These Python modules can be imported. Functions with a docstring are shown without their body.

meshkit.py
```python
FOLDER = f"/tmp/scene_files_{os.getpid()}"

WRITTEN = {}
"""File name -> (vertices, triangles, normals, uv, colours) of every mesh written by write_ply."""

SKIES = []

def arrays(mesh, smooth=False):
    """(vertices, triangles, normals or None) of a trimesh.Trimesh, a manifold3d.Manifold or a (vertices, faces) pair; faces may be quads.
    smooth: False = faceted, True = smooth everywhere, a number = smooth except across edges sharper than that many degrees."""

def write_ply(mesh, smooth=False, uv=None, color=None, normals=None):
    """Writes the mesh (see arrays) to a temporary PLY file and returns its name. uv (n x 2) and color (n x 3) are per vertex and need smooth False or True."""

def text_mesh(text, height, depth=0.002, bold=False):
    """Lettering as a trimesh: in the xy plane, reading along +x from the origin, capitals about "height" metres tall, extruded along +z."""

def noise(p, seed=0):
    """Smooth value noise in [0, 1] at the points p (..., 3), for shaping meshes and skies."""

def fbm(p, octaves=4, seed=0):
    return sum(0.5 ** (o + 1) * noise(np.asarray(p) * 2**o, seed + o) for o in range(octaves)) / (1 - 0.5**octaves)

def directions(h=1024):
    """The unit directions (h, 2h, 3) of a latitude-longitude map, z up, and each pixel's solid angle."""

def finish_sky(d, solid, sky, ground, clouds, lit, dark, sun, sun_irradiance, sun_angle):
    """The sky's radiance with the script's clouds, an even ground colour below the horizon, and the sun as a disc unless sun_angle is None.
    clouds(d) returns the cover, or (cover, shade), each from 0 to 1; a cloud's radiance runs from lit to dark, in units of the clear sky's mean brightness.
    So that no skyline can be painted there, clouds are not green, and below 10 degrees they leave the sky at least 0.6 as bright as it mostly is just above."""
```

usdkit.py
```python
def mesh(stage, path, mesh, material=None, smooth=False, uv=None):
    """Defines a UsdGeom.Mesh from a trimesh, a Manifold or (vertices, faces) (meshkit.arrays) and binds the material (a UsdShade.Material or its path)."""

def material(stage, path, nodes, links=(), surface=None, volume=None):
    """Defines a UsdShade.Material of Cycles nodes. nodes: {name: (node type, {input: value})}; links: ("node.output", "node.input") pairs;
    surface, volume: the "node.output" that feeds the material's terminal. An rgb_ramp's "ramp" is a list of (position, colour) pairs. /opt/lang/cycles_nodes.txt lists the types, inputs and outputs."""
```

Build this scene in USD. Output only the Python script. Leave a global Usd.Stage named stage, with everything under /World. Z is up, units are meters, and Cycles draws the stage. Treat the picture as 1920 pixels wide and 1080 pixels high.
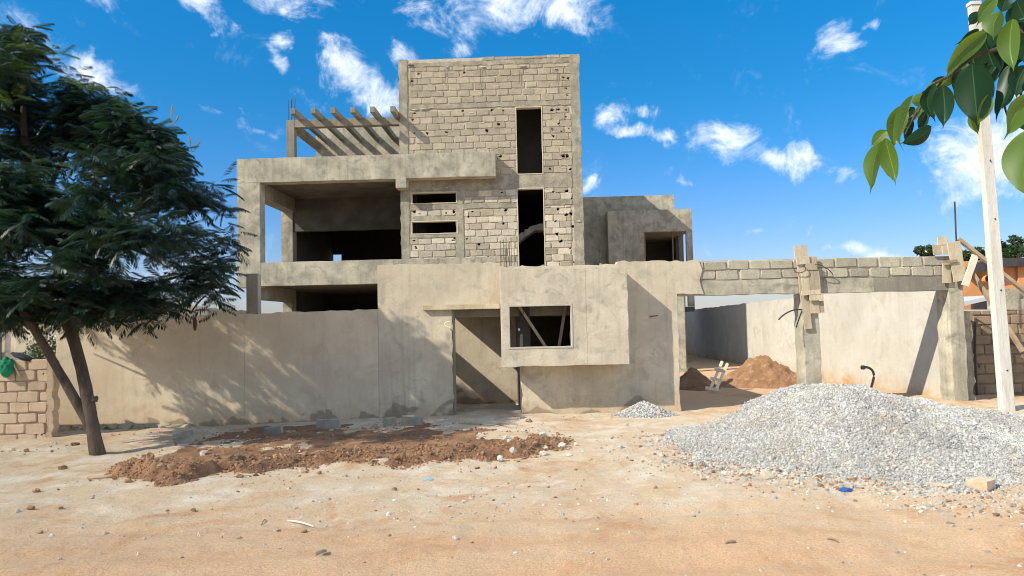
import math, random
import numpy as np, trimesh
import usdkit, meshkit
from shapely.geometry import Polygon, box as sbox, Point
from shapely.ops import unary_union
from pxr import Usd, UsdGeom, UsdLux, UsdShade, Gf, Sdf, Vt

rng = np.random.default_rng(7)
random.seed(7)
stage = Usd.Stage.CreateInMemory()
UsdGeom.SetStageUpAxis(stage, 'Z')
UsdGeom.SetStageMetersPerUnit(stage, 1.0)
world = UsdGeom.Xform.Define(stage, '/World')
UsdGeom.Scope.Define(stage, '/World/Looks')

# ------------------------------------------------------------------ camera, sky, sun, exposure
FPX = 1387.0
PITCH, ROLL = math.radians(2.7), 0.022
EYE = np.array([0.0, 0.0, 1.7])
_F = np.array([0, math.cos(PITCH), math.sin(PITCH)])
_R0 = np.array([1.0, 0, 0]); _U0 = np.array([0, -math.sin(PITCH), math.cos(PITCH)])
_R = _R0 * math.cos(ROLL) - _U0 * math.sin(ROLL)
_U = _U0 * math.cos(ROLL) + _R0 * math.sin(ROLL)
cam = UsdGeom.Camera.Define(stage, '/World/camera')
cam.CreateFocalLengthAttr(36.0 * FPX / 1920)
cam.CreateHorizontalApertureAttr(36.0)
cam.CreateVerticalApertureAttr(20.25)
cam.CreateClippingRangeAttr((0.05, 5000.0))
cam.CreateExposureAttr(0.54)
m = Gf.Matrix4d(*_R, 0, *_U, 0, *(-_F), 0, *EYE, 1)
UsdGeom.Xformable(cam).AddTransformOp().Set(m)

SUN_DIR = np.array([1.9, 1.1, -1.72]); SUN_DIR /= np.linalg.norm(SUN_DIR)
TO_SUN = -SUN_DIR
SUN_EL = math.asin(TO_SUN[2]); SUN_ROT = math.atan2(TO_SUN[0], TO_SUN[1])
sun = UsdLux.DistantLight.Define(stage, '/World/sun')
sun.CreateIntensityAttr(1.06); sun.CreateAngleAttr(0.5); sun.CreateNormalizeAttr(True)
sun.CreateColorAttr(Gf.Vec3f(1.0, 0.93, 0.80))
z_ = TO_SUN; x_ = np.cross([0, 0, 1.0], z_); x_ /= np.linalg.norm(x_); y_ = np.cross(z_, x_)
UsdGeom.Xformable(sun).AddTransformOp().Set(Gf.Matrix4d(*x_, 0, *y_, 0, *z_, 0, 0, 0, 30, 1))


def ray(px, py):
    return _F + _R * ((px - 960) / FPX) + _U * ((540 - py) / FPX)


def atY(px, py, Y):
    """The world point seen at a photo pixel, at a distance Y."""
    r = ray(px, py)
    return EYE + r * (Y / r[1])


def onground(px, py, z=0.0):
    r = ray(px, py)
    return EYE + r * ((z - EYE[2]) / r[2])


# sky: physical sky, with clouds mixed in; each cloud is an ellipse of directions broken up by noise
SKY_STRENGTH = 0.108
CLOUDS = [  # px, py (where it is seen), half width, half height (px), tilt (deg), weight
    (345, -8, 100, 40, 20, 1.1), (190, -30, 60, 40, 0, .85), (520, -25, 120, 46, 8, .95), (560, 5, 70, 18, 0, .62),
    (150, 112, 95, 30, 18, .9), (30, 90, 50, 55, 0, .7), (10, 40, 40, 30, 0, .6),
    (950, -15, 175, 78, 0, 1.25), (1040, 10, 100, 50, 10, 1.1), (880, 45, 55, 45, -30, .8), (865, 90, 32, 18, -20, .62), (1005, 72, 22, 14, 0, .6),
    (660, 120, 88, 48, 35, 1.2), (710, 160, 66, 54, 40, 1.1), (775, 95, 38, 24, 50, .75), (625, 145, 38, 36, 30, .55),
    (525, 68, 32, 22, 60, .75), (523, 108, 32, 13, 50, .75), (565, 165, 50, 20, 50, .72), (600, 190, 60, 34, 40, .5),
    (1555, 70, 32, 42, 30, .9), (1570, 92, 42, 20, 0, .85), (1625, 50, 18, 10, -30, .6),
    (1150, 215, 36, 40, 60, .85), (1185, 250, 50, 20, 15, .92), (1130, 200, 20, 40, 10, .6), (1245, 275, 34, 18, 30, .8), (1200, 210, 30, 12, 10, .55),
    (1365, 285, 84, 44, 8, 1.08), (1430, 305, 80, 28, 8, 1.0), (1490, 310, 46, 34, -15, .95), (1330, 265, 40, 36, 0, .6), (1375, 230, 20, 10, 0, .55),
    (1585, 328, 34, 14, 0, .72), (1285, 345, 18, 10, 0, .62), (1265, 328, 12, 14, 0, .5), (1395, 430, 36, 10, 0, .62), (1370, 360, 22, 8, 0, .55),
    (1520, 435, 16, 26, 20, .62), (1590, 455, 50, 16, 8, .72), (1640, 465, 36, 14, 0, .6),
    (1830, 285, 110, 75, -25, .98), (1890, 240, 90, 80, 0, 1.0), (1790, 345, 75, 28, 0, .8), (1870, 350, 60, 26, 0, .75), (1760, 275, 22, 12, 0, .6),
    (470, 240, 80, 16, 10, .5), (420, 200, 80, 12, 4, .42), (400, 70, 10, 8, 0, .55), (430, 420, 60, 60, 0, .42), (320, 500, 120, 60, 0, .45), (1110, 350, 24, 16, 0, .6),
]
N = {'tc': ('texture_coordinate', {}),
     'sky': ('sky_texture', {'sky_type': 'single_scattering', 'sun_disc': False, 'sun_elevation': SUN_EL, 'sun_rotation': SUN_ROT,
                             'air_density': 1.0, 'aerosol_density': 0.35, 'ozone_density': 2.6}),
     'dir': ('vector_math', {'math_type': 'normalize'}),
     'w1': ('noise_texture', {'scale': 6.0, 'detail': 5.0, 'roughness': 0.6}),
     'w1c': ('vector_math', {'math_type': 'subtract', 'vector2': (0.5, 0.5, 0.5)}),
     'w1s': ('vector_math', {'math_type': 'scale', 'scale': 0.10}),
     'pos': ('vector_math', {'math_type': 'add'}),
     'n2': ('noise_texture', {'scale': 13.0, 'detail': 10.0, 'roughness': 0.68, 'distortion': 0.9}),
     'n3': ('noise_texture', {'scale': 60.0, 'detail': 5.0, 'roughness': 0.65}),
     'bg': ('background_shader', {'strength': SKY_STRENGTH})}
L = [('tc.generated', 'dir.vector1'), ('dir.vector', 'w1.vector'), ('w1.color', 'w1c.vector1'), ('w1c.vector', 'w1s.vector1'),
     ('dir.vector', 'pos.vector1'), ('w1s.vector', 'pos.vector2'), ('dir.vector', 'n2.vector'), ('dir.vector', 'n3.vector')]
last = None
for k, (px, py, a, b, tilt, wgt) in enumerate(CLOUDS):
    d = ray(px, py); d /= np.linalg.norm(d)
    az = math.atan2(d[0], d[1])
    N[f'm{k}'] = ('mapping', {'mapping_type': 'texture', 'location': tuple(d), 'rotation': (0, math.radians(tilt) + ROLL * 0, -az),
                              'scale': (a / FPX * 1.36, 1.0, b / FPX * 1.36)})
    N[f'l{k}'] = ('vector_math', {'math_type': 'length'})
    N[f'r{k}'] = ('map_range', {'range_type': 'smoothstep', 'from_min': 1.0, 'from_max': 0.0, 'to_min': 0.0, 'to_max': wgt, 'clamp': True})
    L += [('pos.vector', f'm{k}.vector'), (f'm{k}.vector', f'l{k}.vector1'), (f'l{k}.value', f'r{k}.value')]
    if last is None:
        last = f'r{k}.result'
    else:
        N[f'x{k}'] = ('math', {'math_type': 'smoothmax', 'value3': 0.12})
        L += [(last, f'x{k}.value1'), (f'r{k}.result', f'x{k}.value2')]
        last = f'x{k}.value'
# cover everywhere else: denser unseen noise clouds, added for whiter, stronger fill light
N |= {'fv': ('vector_math', {'math_type': 'dot_product', 'vector2': tuple(_F)}),
      'fm': ('map_range', {'range_type': 'smoothstep', 'from_min': 0.80, 'from_max': 0.66, 'to_min': 0.0, 'to_max': 1.0, 'clamp': True}),
      'gn': ('noise_texture', {'scale': 4.0, 'detail': 3.0, 'roughness': 0.5}),
      'gr': ('map_range', {'from_min': 0.34, 'from_max': 0.5, 'to_min': 0.0, 'to_max': 1.0, 'clamp': True}),
      'gm': ('math', {'math_type': 'multiply'}), 'tot': ('math', {'math_type': 'maximum'}),
      'a1': ('math', {'math_type': 'multiply_add', 'value2': 2.9, 'value3': -1.45}),
      'a2': ('math', {'math_type': 'multiply_add', 'value2': 0.8, 'value3': -0.40}),
      'as': ('math', {'math_type': 'add'}), 'as2': ('math', {'math_type': 'add'}),
      'pre': ('map_range', {'from_min': 0.02, 'from_max': 0.25, 'to_min': 0.0, 'to_max': 1.0, 'clamp': True}),
      'cov': ('map_range', {'range_type': 'smoothstep', 'from_min': 0.28, 'from_max': 1.42, 'to_min': 0.0, 'to_max': 1.0, 'clamp': True}),
      'cov2': ('math', {'math_type': 'multiply'}),
      'shade': ('map_range', {'from_min': 0.3, 'from_max': 0.75, 'to_min': 0.0, 'to_max': 1.0, 'clamp': True}),
      'cc': ('mix', {'color1': (5.6, 6.5, 7.9), 'color2': (8.3, 8.6, 9.0)}),
      'sat': ('hsv', {'saturation': 1.45, 'value': 1.0}), 'sup': ('mix', {'mix_type': 'multiply', 'fac': 1.0, }), 'sz': ('separate_xyz', {}), 'tint': ('rgb_ramp', {'ramp': [(0.0, (.58, .56, .80)), (.06, (.68, .66, .88)), (.16, (.76, .80, .98)), (.30, (.55, 1.0, 1.03)), (.46, (.75, 1.26, 1.2)), (1.0, (.8, 1.3, 1.22))]}),
      'out': ('mix', {})}
L += [('dir.vector', 'fv.vector1'), ('fv.value', 'fm.value'), ('pos.vector', 'gn.vector'), ('gn.fac', 'gr.value'), ('gr.result', 'gm.value1'),
      ('fm.result', 'gm.value2'), (last, 'tot.value1'), ('gm.value', 'tot.value2'), ('n2.fac', 'a1.value1'), ('n3.fac', 'a2.value1'),
      ('tot.value', 'as.value1'), ('a1.value', 'as.value2'), ('as.value', 'as2.value1'), ('a2.value', 'as2.value2'), ('as2.value', 'cov.value'),
      ('tot.value', 'pre.value'), ('cov.result', 'cov2.value1'), ('pre.result', 'cov2.value2'),
      ('n2.fac', 'shade.value'), ('shade.result', 'cc.fac'), ('sky.color', 'sat.color'), ('sat.color', 'sup.color1'), ('dir.vector', 'sz.vector'), ('sz.z', 'tint.fac'), ('tint.color', 'sup.color2'), ('sup.color', 'out.color1'), ('cc.color', 'out.color2'), ('cov2.value', 'out.fac'),
      ('out.color', 'bg.color')]
sky_mat = usdkit.material(stage, '/World/Looks/sky_look', N, L, surface='bg.background')
dome = UsdLux.DomeLight.Define(stage, '/World/sky')
UsdShade.MaterialBindingAPI.Apply(dome.GetPrim()).Bind(sky_mat)
dome.GetPrim().SetCustomDataByKey('kind', 'structure')


# ------------------------------------------------------------------ materials
def LK(n):
    return '/World/Looks/' + n


def mat_noise(name, c1, c2, scale=1.2, grain=60.0, rough=0.9, bump=0.25, bump_scale=30.0, c3=None, streak=0.0, damp=None, rand=0.0, bev=0.0, spec=0.3, mid=(0.35, 0.65), space='pos', stretch=None, island=False):
    """Mottled matt surface: two tones mixed by large noise, fine grain, relief; optional streaks, damp foot, variation by object."""
    n = {'g': ('geometry', {}), 'tc': ('texture_coordinate', {}),
         'a': ('noise_texture', {'scale': scale, 'detail': 6.0, 'roughness': 0.6, 'distortion': 0.3}),
         'ra': ('map_range', {'from_min': mid[0], 'from_max': mid[1], 'clamp': True}),
         'col': ('mix', {'color1': c1, 'color2': c2}),
         'b': ('noise_texture', {'scale': grain, 'detail': 3.0, 'roughness': 0.7}),
         'rb': ('map_range', {'from_min': 0.25, 'from_max': 0.75, 'to_min': 0.82, 'to_max': 1.16, 'clamp': True}),
         'mul': ('vector_math', {'math_type': 'scale'}),
         'h1': ('noise_texture', {'scale': bump_scale, 'detail': 5.0, 'roughness': 0.62}),
         'bp': ('bump', {'strength': bump, 'distance': 0.02}),
         'p': ('principled_bsdf', {'roughness': rough, 'specular_ior_level': spec, 'diffuse_roughness': 0.4})}
    src = 'g.position' if space == 'pos' else 'tc.object'
    l = []
    if stretch:
        n['mp'] = ('mapping', {'scale': stretch}); l += [(src, 'mp.vector')]; src = 'mp.vector'
    l += [(src, 'a.vector'), (src, 'b.vector'), (src, 'h1.vector'), ('a.fac', 'ra.value'), ('ra.result', 'col.fac'),
          ('b.fac', 'rb.value'), ('rb.result', 'mul.scale'), ('h1.fac', 'bp.height'), ('mul.vector', 'p.base_color'), ('bp.normal', 'p.normal')]
    cur = 'col.color'
    if c3 is not None:
        n |= {'c': ('noise_texture', {'scale': scale * 2.2, 'detail': 7.0, 'roughness': 0.6, 'distortion': 0.8}),
              'rc': ('map_range', {'from_min': 0.52, 'from_max': 0.72, 'clamp': True}), 'col3': ('mix', {'color2': c3})}
        l += [(src, 'c.vector'), ('c.fac', 'rc.value'), ('rc.result', 'col3.fac'), (cur, 'col3.color1')]; cur = 'col3.color'
    if streak:
        n |= {'ms': ('mapping', {'scale': (9.0, 9.0, 0.7)}), 'sn': ('noise_texture', {'scale': 1.0, 'detail': 4.0, 'roughness': 0.6}),
              'rs': ('map_range', {'from_min': 0.5, 'from_max': 0.75, 'to_min': 0.0, 'to_max': streak, 'clamp': True}),
              'cs': ('mix', {'mix_type': 'multiply', 'color2': (0.45, 0.43, 0.40)})}
        l += [('g.position', 'ms.vector'), ('ms.vector', 'sn.vector'), ('sn.fac', 'rs.value'), ('rs.result', 'cs.fac'), (cur, 'cs.color1')]; cur = 'cs.color'
    if damp:
        n |= {'ck': ('voronoi_texture', {'feature': 'distance_to_edge', 'scale': 0.55}), 'ckw': ('noise_texture', {'scale': 3.0, 'detail': 5.0}), 'ckv': ('vector_math', {'math_type': 'multiply_add', 'vector2': (.45, .45, .45)}),
              'ckr': ('map_range', {'from_min': 0.0, 'from_max': 0.008, 'to_min': 0.3, 'to_max': 0.0, 'clamp': True}), 'ckm': ('map_range', {'from_min': .50, 'from_max': .62, 'clamp': True}),
              'ckf': ('math', {'math_type': 'multiply'}), 'ckc': ('mix', {'mix_type': 'multiply', 'color2': (.35, .33, .30)}),
              'mz': ('separate_xyz', {}), 'mn': ('noise_texture', {'scale': 7.0, 'detail': 7.0, 'roughness': 0.7}), 'ma': ('math', {'math_type': 'multiply_add', 'value2': -1.0, 'value3': .42}), 'mb': ('math', {'math_type': 'multiply_add', 'value2': 1.5, 'value3': -.75}), 'mc': ('math', {'math_type': 'add'}),
              'mr': ('map_range', {'from_min': .0, 'from_max': .55, 'to_max': .6, 'clamp': True}), 'mm': ('mix', {'mix_type': 'multiply', 'color2': (.86, .68, .50)})}
        l += [('g.position', 'ckw.vector'), ('ckw.color', 'ckv.vector1'), ('g.position', 'ckv.vector3'), ('ckv.vector', 'ck.vector'), ('ck.distance', 'ckr.value'), ('a.fac', 'ckm.value'), ('ckr.result', 'ckf.value1'), ('ckm.result', 'ckf.value2'),
              ('ckf.value', 'ckc.fac'), (cur, 'ckc.color1'), ('g.position', 'mz.vector'), ('g.position', 'mn.vector'), ('mz.z', 'ma.value1'), ('mn.fac', 'mb.value1'), ('ma.value', 'mc.value1'), ('mb.value', 'mc.value2'), ('mc.value', 'mr.value'), ('mr.result', 'mm.fac'), ('ckc.color', 'mm.color1')]; cur = 'mm.color'
        # rising damp: scalloped dark patches with their own outline along the foot of the wall
        n |= {'sx': ('separate_xyz', {}), 'dm': ('mapping', {'scale': (0.0, 1.0, 1.25) if len(damp) > 3 else (1.0, 0.0, 1.25), 'location': (damp[2], 0, 0)}),
              'dn': ('noise_texture', {'scale': damp[1], 'detail': 2.5, 'roughness': 0.5, 'distortion': 0.4}),
              'dr': ('math', {'math_type': 'multiply_add', 'value2': damp[0], 'value3': 0.50}),
              'ds': ('math', {'math_type': 'subtract'}), 'dt': ('map_range', {'from_min': -0.006, 'from_max': .15 if len(damp) > 3 else 0.035, 'clamp': True}),
              'dc': ('mix', {'mix_type': 'multiply', 'color2': damp[4] if len(damp) > 3 else (0.60, 0.60, 0.60)})}
        l += [('g.position', 'sx.vector'), ('g.position', 'dm.vector'), ('dm.vector', 'dn.vector'), ('sx.z', 'dr.value1'), ('dn.fac', 'ds.value1'),
              ('dr.value', 'ds.value2'), ('ds.value', 'dt.value'), ('dt.result', 'dc.fac'), (cur, 'dc.color1')]; cur = 'dc.color'
    if rand:
        n |= {'oi': ('object_info', {}), 'rr': ('map_range', {'from_min': 0.0, 'from_max': 1.0, 'to_min': 1 - rand, 'to_max': 1 + rand}), 'rm': ('vector_math', {'math_type': 'scale'})}
        l += [('g.random_per_island' if island else 'oi.random', 'rr.value'), ('rr.result', 'rm.scale'), (cur, 'rm.vector1')]; cur = 'rm.vector'
    l += [(cur, 'mul.vector1')]
    if bev:
        n['bv'] = ('bevel', {'samples': 4, 'radius': bev}); l += [('bv.bevel', 'bp.normal')]
    return usdkit.material(stage, LK(name), n, l, surface='p.BSDF')


def mat_leaf(name, c1, c2, trans, rough=0.35, scale=3.0, t=0.35, spec=0.5, vein=False):
    n = {'g': ('geometry', {}), 'oi': ('object_info', {}), 'a': ('noise_texture', {'scale': scale, 'detail': 3.0}),
         'ad': ('math', {'math_type': 'add'}), 'ra': ('map_range', {'from_min': 0.5, 'from_max': 1.5, 'clamp': True}),
         'col': ('mix', {'color1': c1, 'color2': c2}), 'p': ('principled_bsdf', {'roughness': rough, 'specular_ior_level': spec}),
         'tr': ('translucent_bsdf', {'color': trans}), 'mx': ('mix_closure', {'fac': t})}
    l = [('g.position', 'a.vector'), ('a.fac', 'ad.value1'), ('g.random_per_island', 'ad.value2'), ('ad.value', 'ra.value'), ('ra.result', 'col.fac'),
         ('col.color', 'p.base_color'), ('p.BSDF', 'mx.closure1'), ('tr.BSDF', 'mx.closure2')]
    if vein:
        n |= {'vc': ('attribute', {'attribute': 'vein'}), 'vm': ('mix', {'color2': vein})}
        l = [x for x in l if x != ('col.color', 'p.base_color')] + [('col.color', 'vm.color1'), ('vc.fac', 'vm.fac'), ('vm.color', 'p.base_color')]
    return usdkit.material(stage, LK(name), n, l, surface='mx.closure')


def plain(name, c, rough=0.6, metallic=0.0, spec=0.4):
    return usdkit.material(stage, LK(name), {'p': ('principled_bsdf', {'base_color': c, 'roughness': rough, 'metallic': metallic, 'specular_ior_level': spec})}, [], surface='p.BSDF')


M = {}
M['plaster'] = mat_noise('plaster', (.575, .485, .345), (.67, .585, .435), 1.0, 70, bump=.22, bump_scale=18, c3=(.53, .45, .325), streak=.16, damp=(1.1, 2.6, 0), bev=.012)
M['plaster_facade'] = mat_noise('plaster_facade', (.52, .445, .325), (.65, .57, .425), 1.2, 70, bump=.25, bump_scale=18, c3=(.42, .38, .29), streak=.3, damp=(.75, 1.5, 3.3), bev=.012)
M['plaster_box'] = mat_noise('plaster_box', (.51, .45, .335), (.66, .585, .445), 1.8, 70, bump=.25, bump_scale=18, c3=(.36, .33, .25), streak=.3, bev=.012)
M['plaster_pale'] = mat_noise('plaster_pale', (.455, .425, .355), (.53, .50, .43), 0.9, 60, bump=.25, bump_scale=15, c3=(.42, .38, .30), streak=.12, damp=(.42, 1.3, 0, 'y', (.98, .72, .45)), bev=.01)
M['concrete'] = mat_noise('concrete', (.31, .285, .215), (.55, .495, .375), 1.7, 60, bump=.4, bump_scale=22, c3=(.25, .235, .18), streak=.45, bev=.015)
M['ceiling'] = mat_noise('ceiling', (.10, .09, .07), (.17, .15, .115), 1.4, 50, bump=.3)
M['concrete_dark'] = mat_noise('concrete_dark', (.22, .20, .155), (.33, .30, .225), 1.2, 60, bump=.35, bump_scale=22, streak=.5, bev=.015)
M['concrete_rough'] = mat_noise('concrete_rough', (.28, .25, .185), (.46, .41, .30), 3.0, 45, bump=.7, bump_scale=30, c3=(.25, .23, .17), streak=.4, bev=.015)
M['mortar'] = mat_noise('mortar', (.46, .40, .29), (.62, .55, .41), 6.0, 60, bump=1.0, bump_scale=28)
M['brick_tower'] = mat_noise('brick_tower', (.40, .345, .245), (.50, .43, .31), 4.0, 120, bump=.9, bump_scale=50, rand=.15, c3=(.36, .315, .23), bev=.004)
M['brick_pale'] = mat_noise('brick_pale', (.56, .48, .36), (.64, .57, .45), 5.0, 110, bump=.6, bump_scale=60, rand=.16, c3=(.50, .37, .25), bev=.004)
M['block_gate'] = mat_noise('block_gate', (.40, .36, .27), (.52, .47, .36), 5.0, 120, bump=.9, bump_scale=50, rand=.16, c3=(.36, .33, .25), bev=.006)
M['block_tan'] = mat_noise('block_tan', (.43, .325, .22), (.54, .42, .295), 5.0, 100, bump=.6, bump_scale=50, rand=.14, bev=.012)
M['mortar_tan'] = mat_noise('mortar_tan', (.40, .305, .205), (.50, .385, .265), 5.0, 60, bump=.8, bump_scale=45)
M['block_brown'] = mat_noise('block_brown', (.26, .185, .115), (.34, .25, .16), 5.0, 100, bump=.6, bump_scale=50, rand=.14, bev=.012)
M['mortar_brown'] = mat_noise('mortar_brown', (.24, .18, .12), (.34, .26, .18), 5.0, 60, bump=.8, bump_scale=45)
M['shaded_interior'] = mat_noise('shaded_interior', (.09, .08, .065), (.13, .118, .095), 1.0, 50, bump=.3)  # concrete with the shade of unlit rooms put into its colour
M['wood'] = mat_noise('wood', (.42, .34, .22), (.58, .49, .35), 4.0, 90, bump=.4, bump_scale=40, rand=.18, stretch=(1, 1, .25), bev=.004)
M['wood_pale'] = mat_noise('wood_pale', (.66, .58, .44), (.78, .70, .56), 4.0, 90, bump=.35, bump_scale=40, rand=.12, stretch=(1, 1, .25), bev=.004)
M['wood_brown'] = mat_noise('wood_brown', (.26, .19, .12), (.38, .29, .19), 4.0, 90, bump=.4, bump_scale=40, rand=.15)
M['pole_white'] = mat_noise('pole_white', (.56, .53, .46), (.67, .645, .58), 2.5, 60, bump=.3, bump_scale=30, c3=(.54, .47, .36), stretch=(1, 1, .12), bev=.01)
M['steel'] = plain('rusty_steel', (.055, .042, .035), .7)
M['pipe'] = plain('pipe_grey', (.10, .085, .075), .5)
M['bark'] = mat_noise('bark', (.055, .04, .028), (.11, .082, .058), 8.0, 60, bump=.9, bump_scale=26, stretch=(1, 1, .3))
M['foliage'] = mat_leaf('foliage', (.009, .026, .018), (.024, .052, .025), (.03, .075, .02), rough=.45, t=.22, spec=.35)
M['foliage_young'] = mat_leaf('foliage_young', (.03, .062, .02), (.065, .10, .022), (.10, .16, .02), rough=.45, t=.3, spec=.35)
M['leaf_light'] = mat_leaf('leaf_light', (.065, .135, .014), (.115, .20, .022), (.22, .34, .025), rough=.42, t=.36, vein=(.26, .36, .08))
M['leaf_dark'] = mat_leaf('leaf_dark', (.008, .034, .012), (.020, .060, .016), (.03, .09, .01), rough=.38, t=.14, spec=.22, vein=(.06, .13, .04))
M['far_leaf'] = mat_leaf('far_leaf', (.035, .065, .022), (.07, .11, .035), (.08, .14, .03), t=.25)
M['gravel'] = mat_noise('gravel', (.36, .34, .305), (.50, .485, .45), 1.1, 200, bump=.5, bump_scale=90, rand=.36, c3=(.43, .365, .285))
M['gravel_bed'] = mat_noise('gravel_bed', (.33, .315, .285), (.47, .45, .41), 26, 90, bump=1.0, bump_scale=32, c3=(.50, .44, .36))
M['stone_white'] = mat_noise('stone_white', (.50, .45, .37), (.62, .57, .49), 20, 90, bump=.5, bump_scale=40, rand=.15)
M['pebble'] = mat_noise('pebble', (.30, .24, .18), (.50, .42, .33), 20, 90, bump=.5, bump_scale=40, rand=.45)
M['soil_red'] = mat_noise('soil_red', (.22, .112, .05), (.33, .18, .09), 3.0, 50, bump=1.0, bump_scale=14, c3=(.38, .27, .17))
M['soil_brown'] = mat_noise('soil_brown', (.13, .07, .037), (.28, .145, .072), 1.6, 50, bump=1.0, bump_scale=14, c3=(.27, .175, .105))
M['clod'] = mat_noise('clod', (.22, .125, .065), (.36, .225, .13), 9.0, 50, bump=.9, bump_scale=30, rand=.25)
M['block_loose'] = mat_noise('block_loose', (.25, .225, .175), (.36, .325, .25), 6, 90, bump=.6, bump_scale=40, rand=.12, bev=.01)
M['orange_wall'] = mat_noise('orange_wall', (.62, .28, .11), (.70, .34, .15), 1.5, 60, bump=.2, streak=.2)
M['roof_dark'] = mat_noise('roof_dark', (.045, .04, .042), (.075, .068, .066), 3.0, 50)
M['roof_sheet'] = plain('roof_sheet', (.55, .54, .52), .5)
M['green_cloth'] = mat_noise('green_cloth', (.008, .17, .085), (.015, .24, .12), 10, 60, bump=.5)
M['black_cloth'] = plain('black_cloth', (.02, .02, .022), .8)
M['plastic_white'] = plain('plastic_white', (.72, .74, .80), .35)
M['plastic_blue'] = plain('plastic_blue', (.03, .09, .28), .5)
M['plastic_cyan'] = plain('plastic_cyan', (.20, .42, .52), .5)
M['card'] = mat_noise('card', (.50, .36, .23), (.58, .44, .30), 8, 60)
M['pod'] = plain('seed_pod', (.06, .025, .018), .7)

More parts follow.
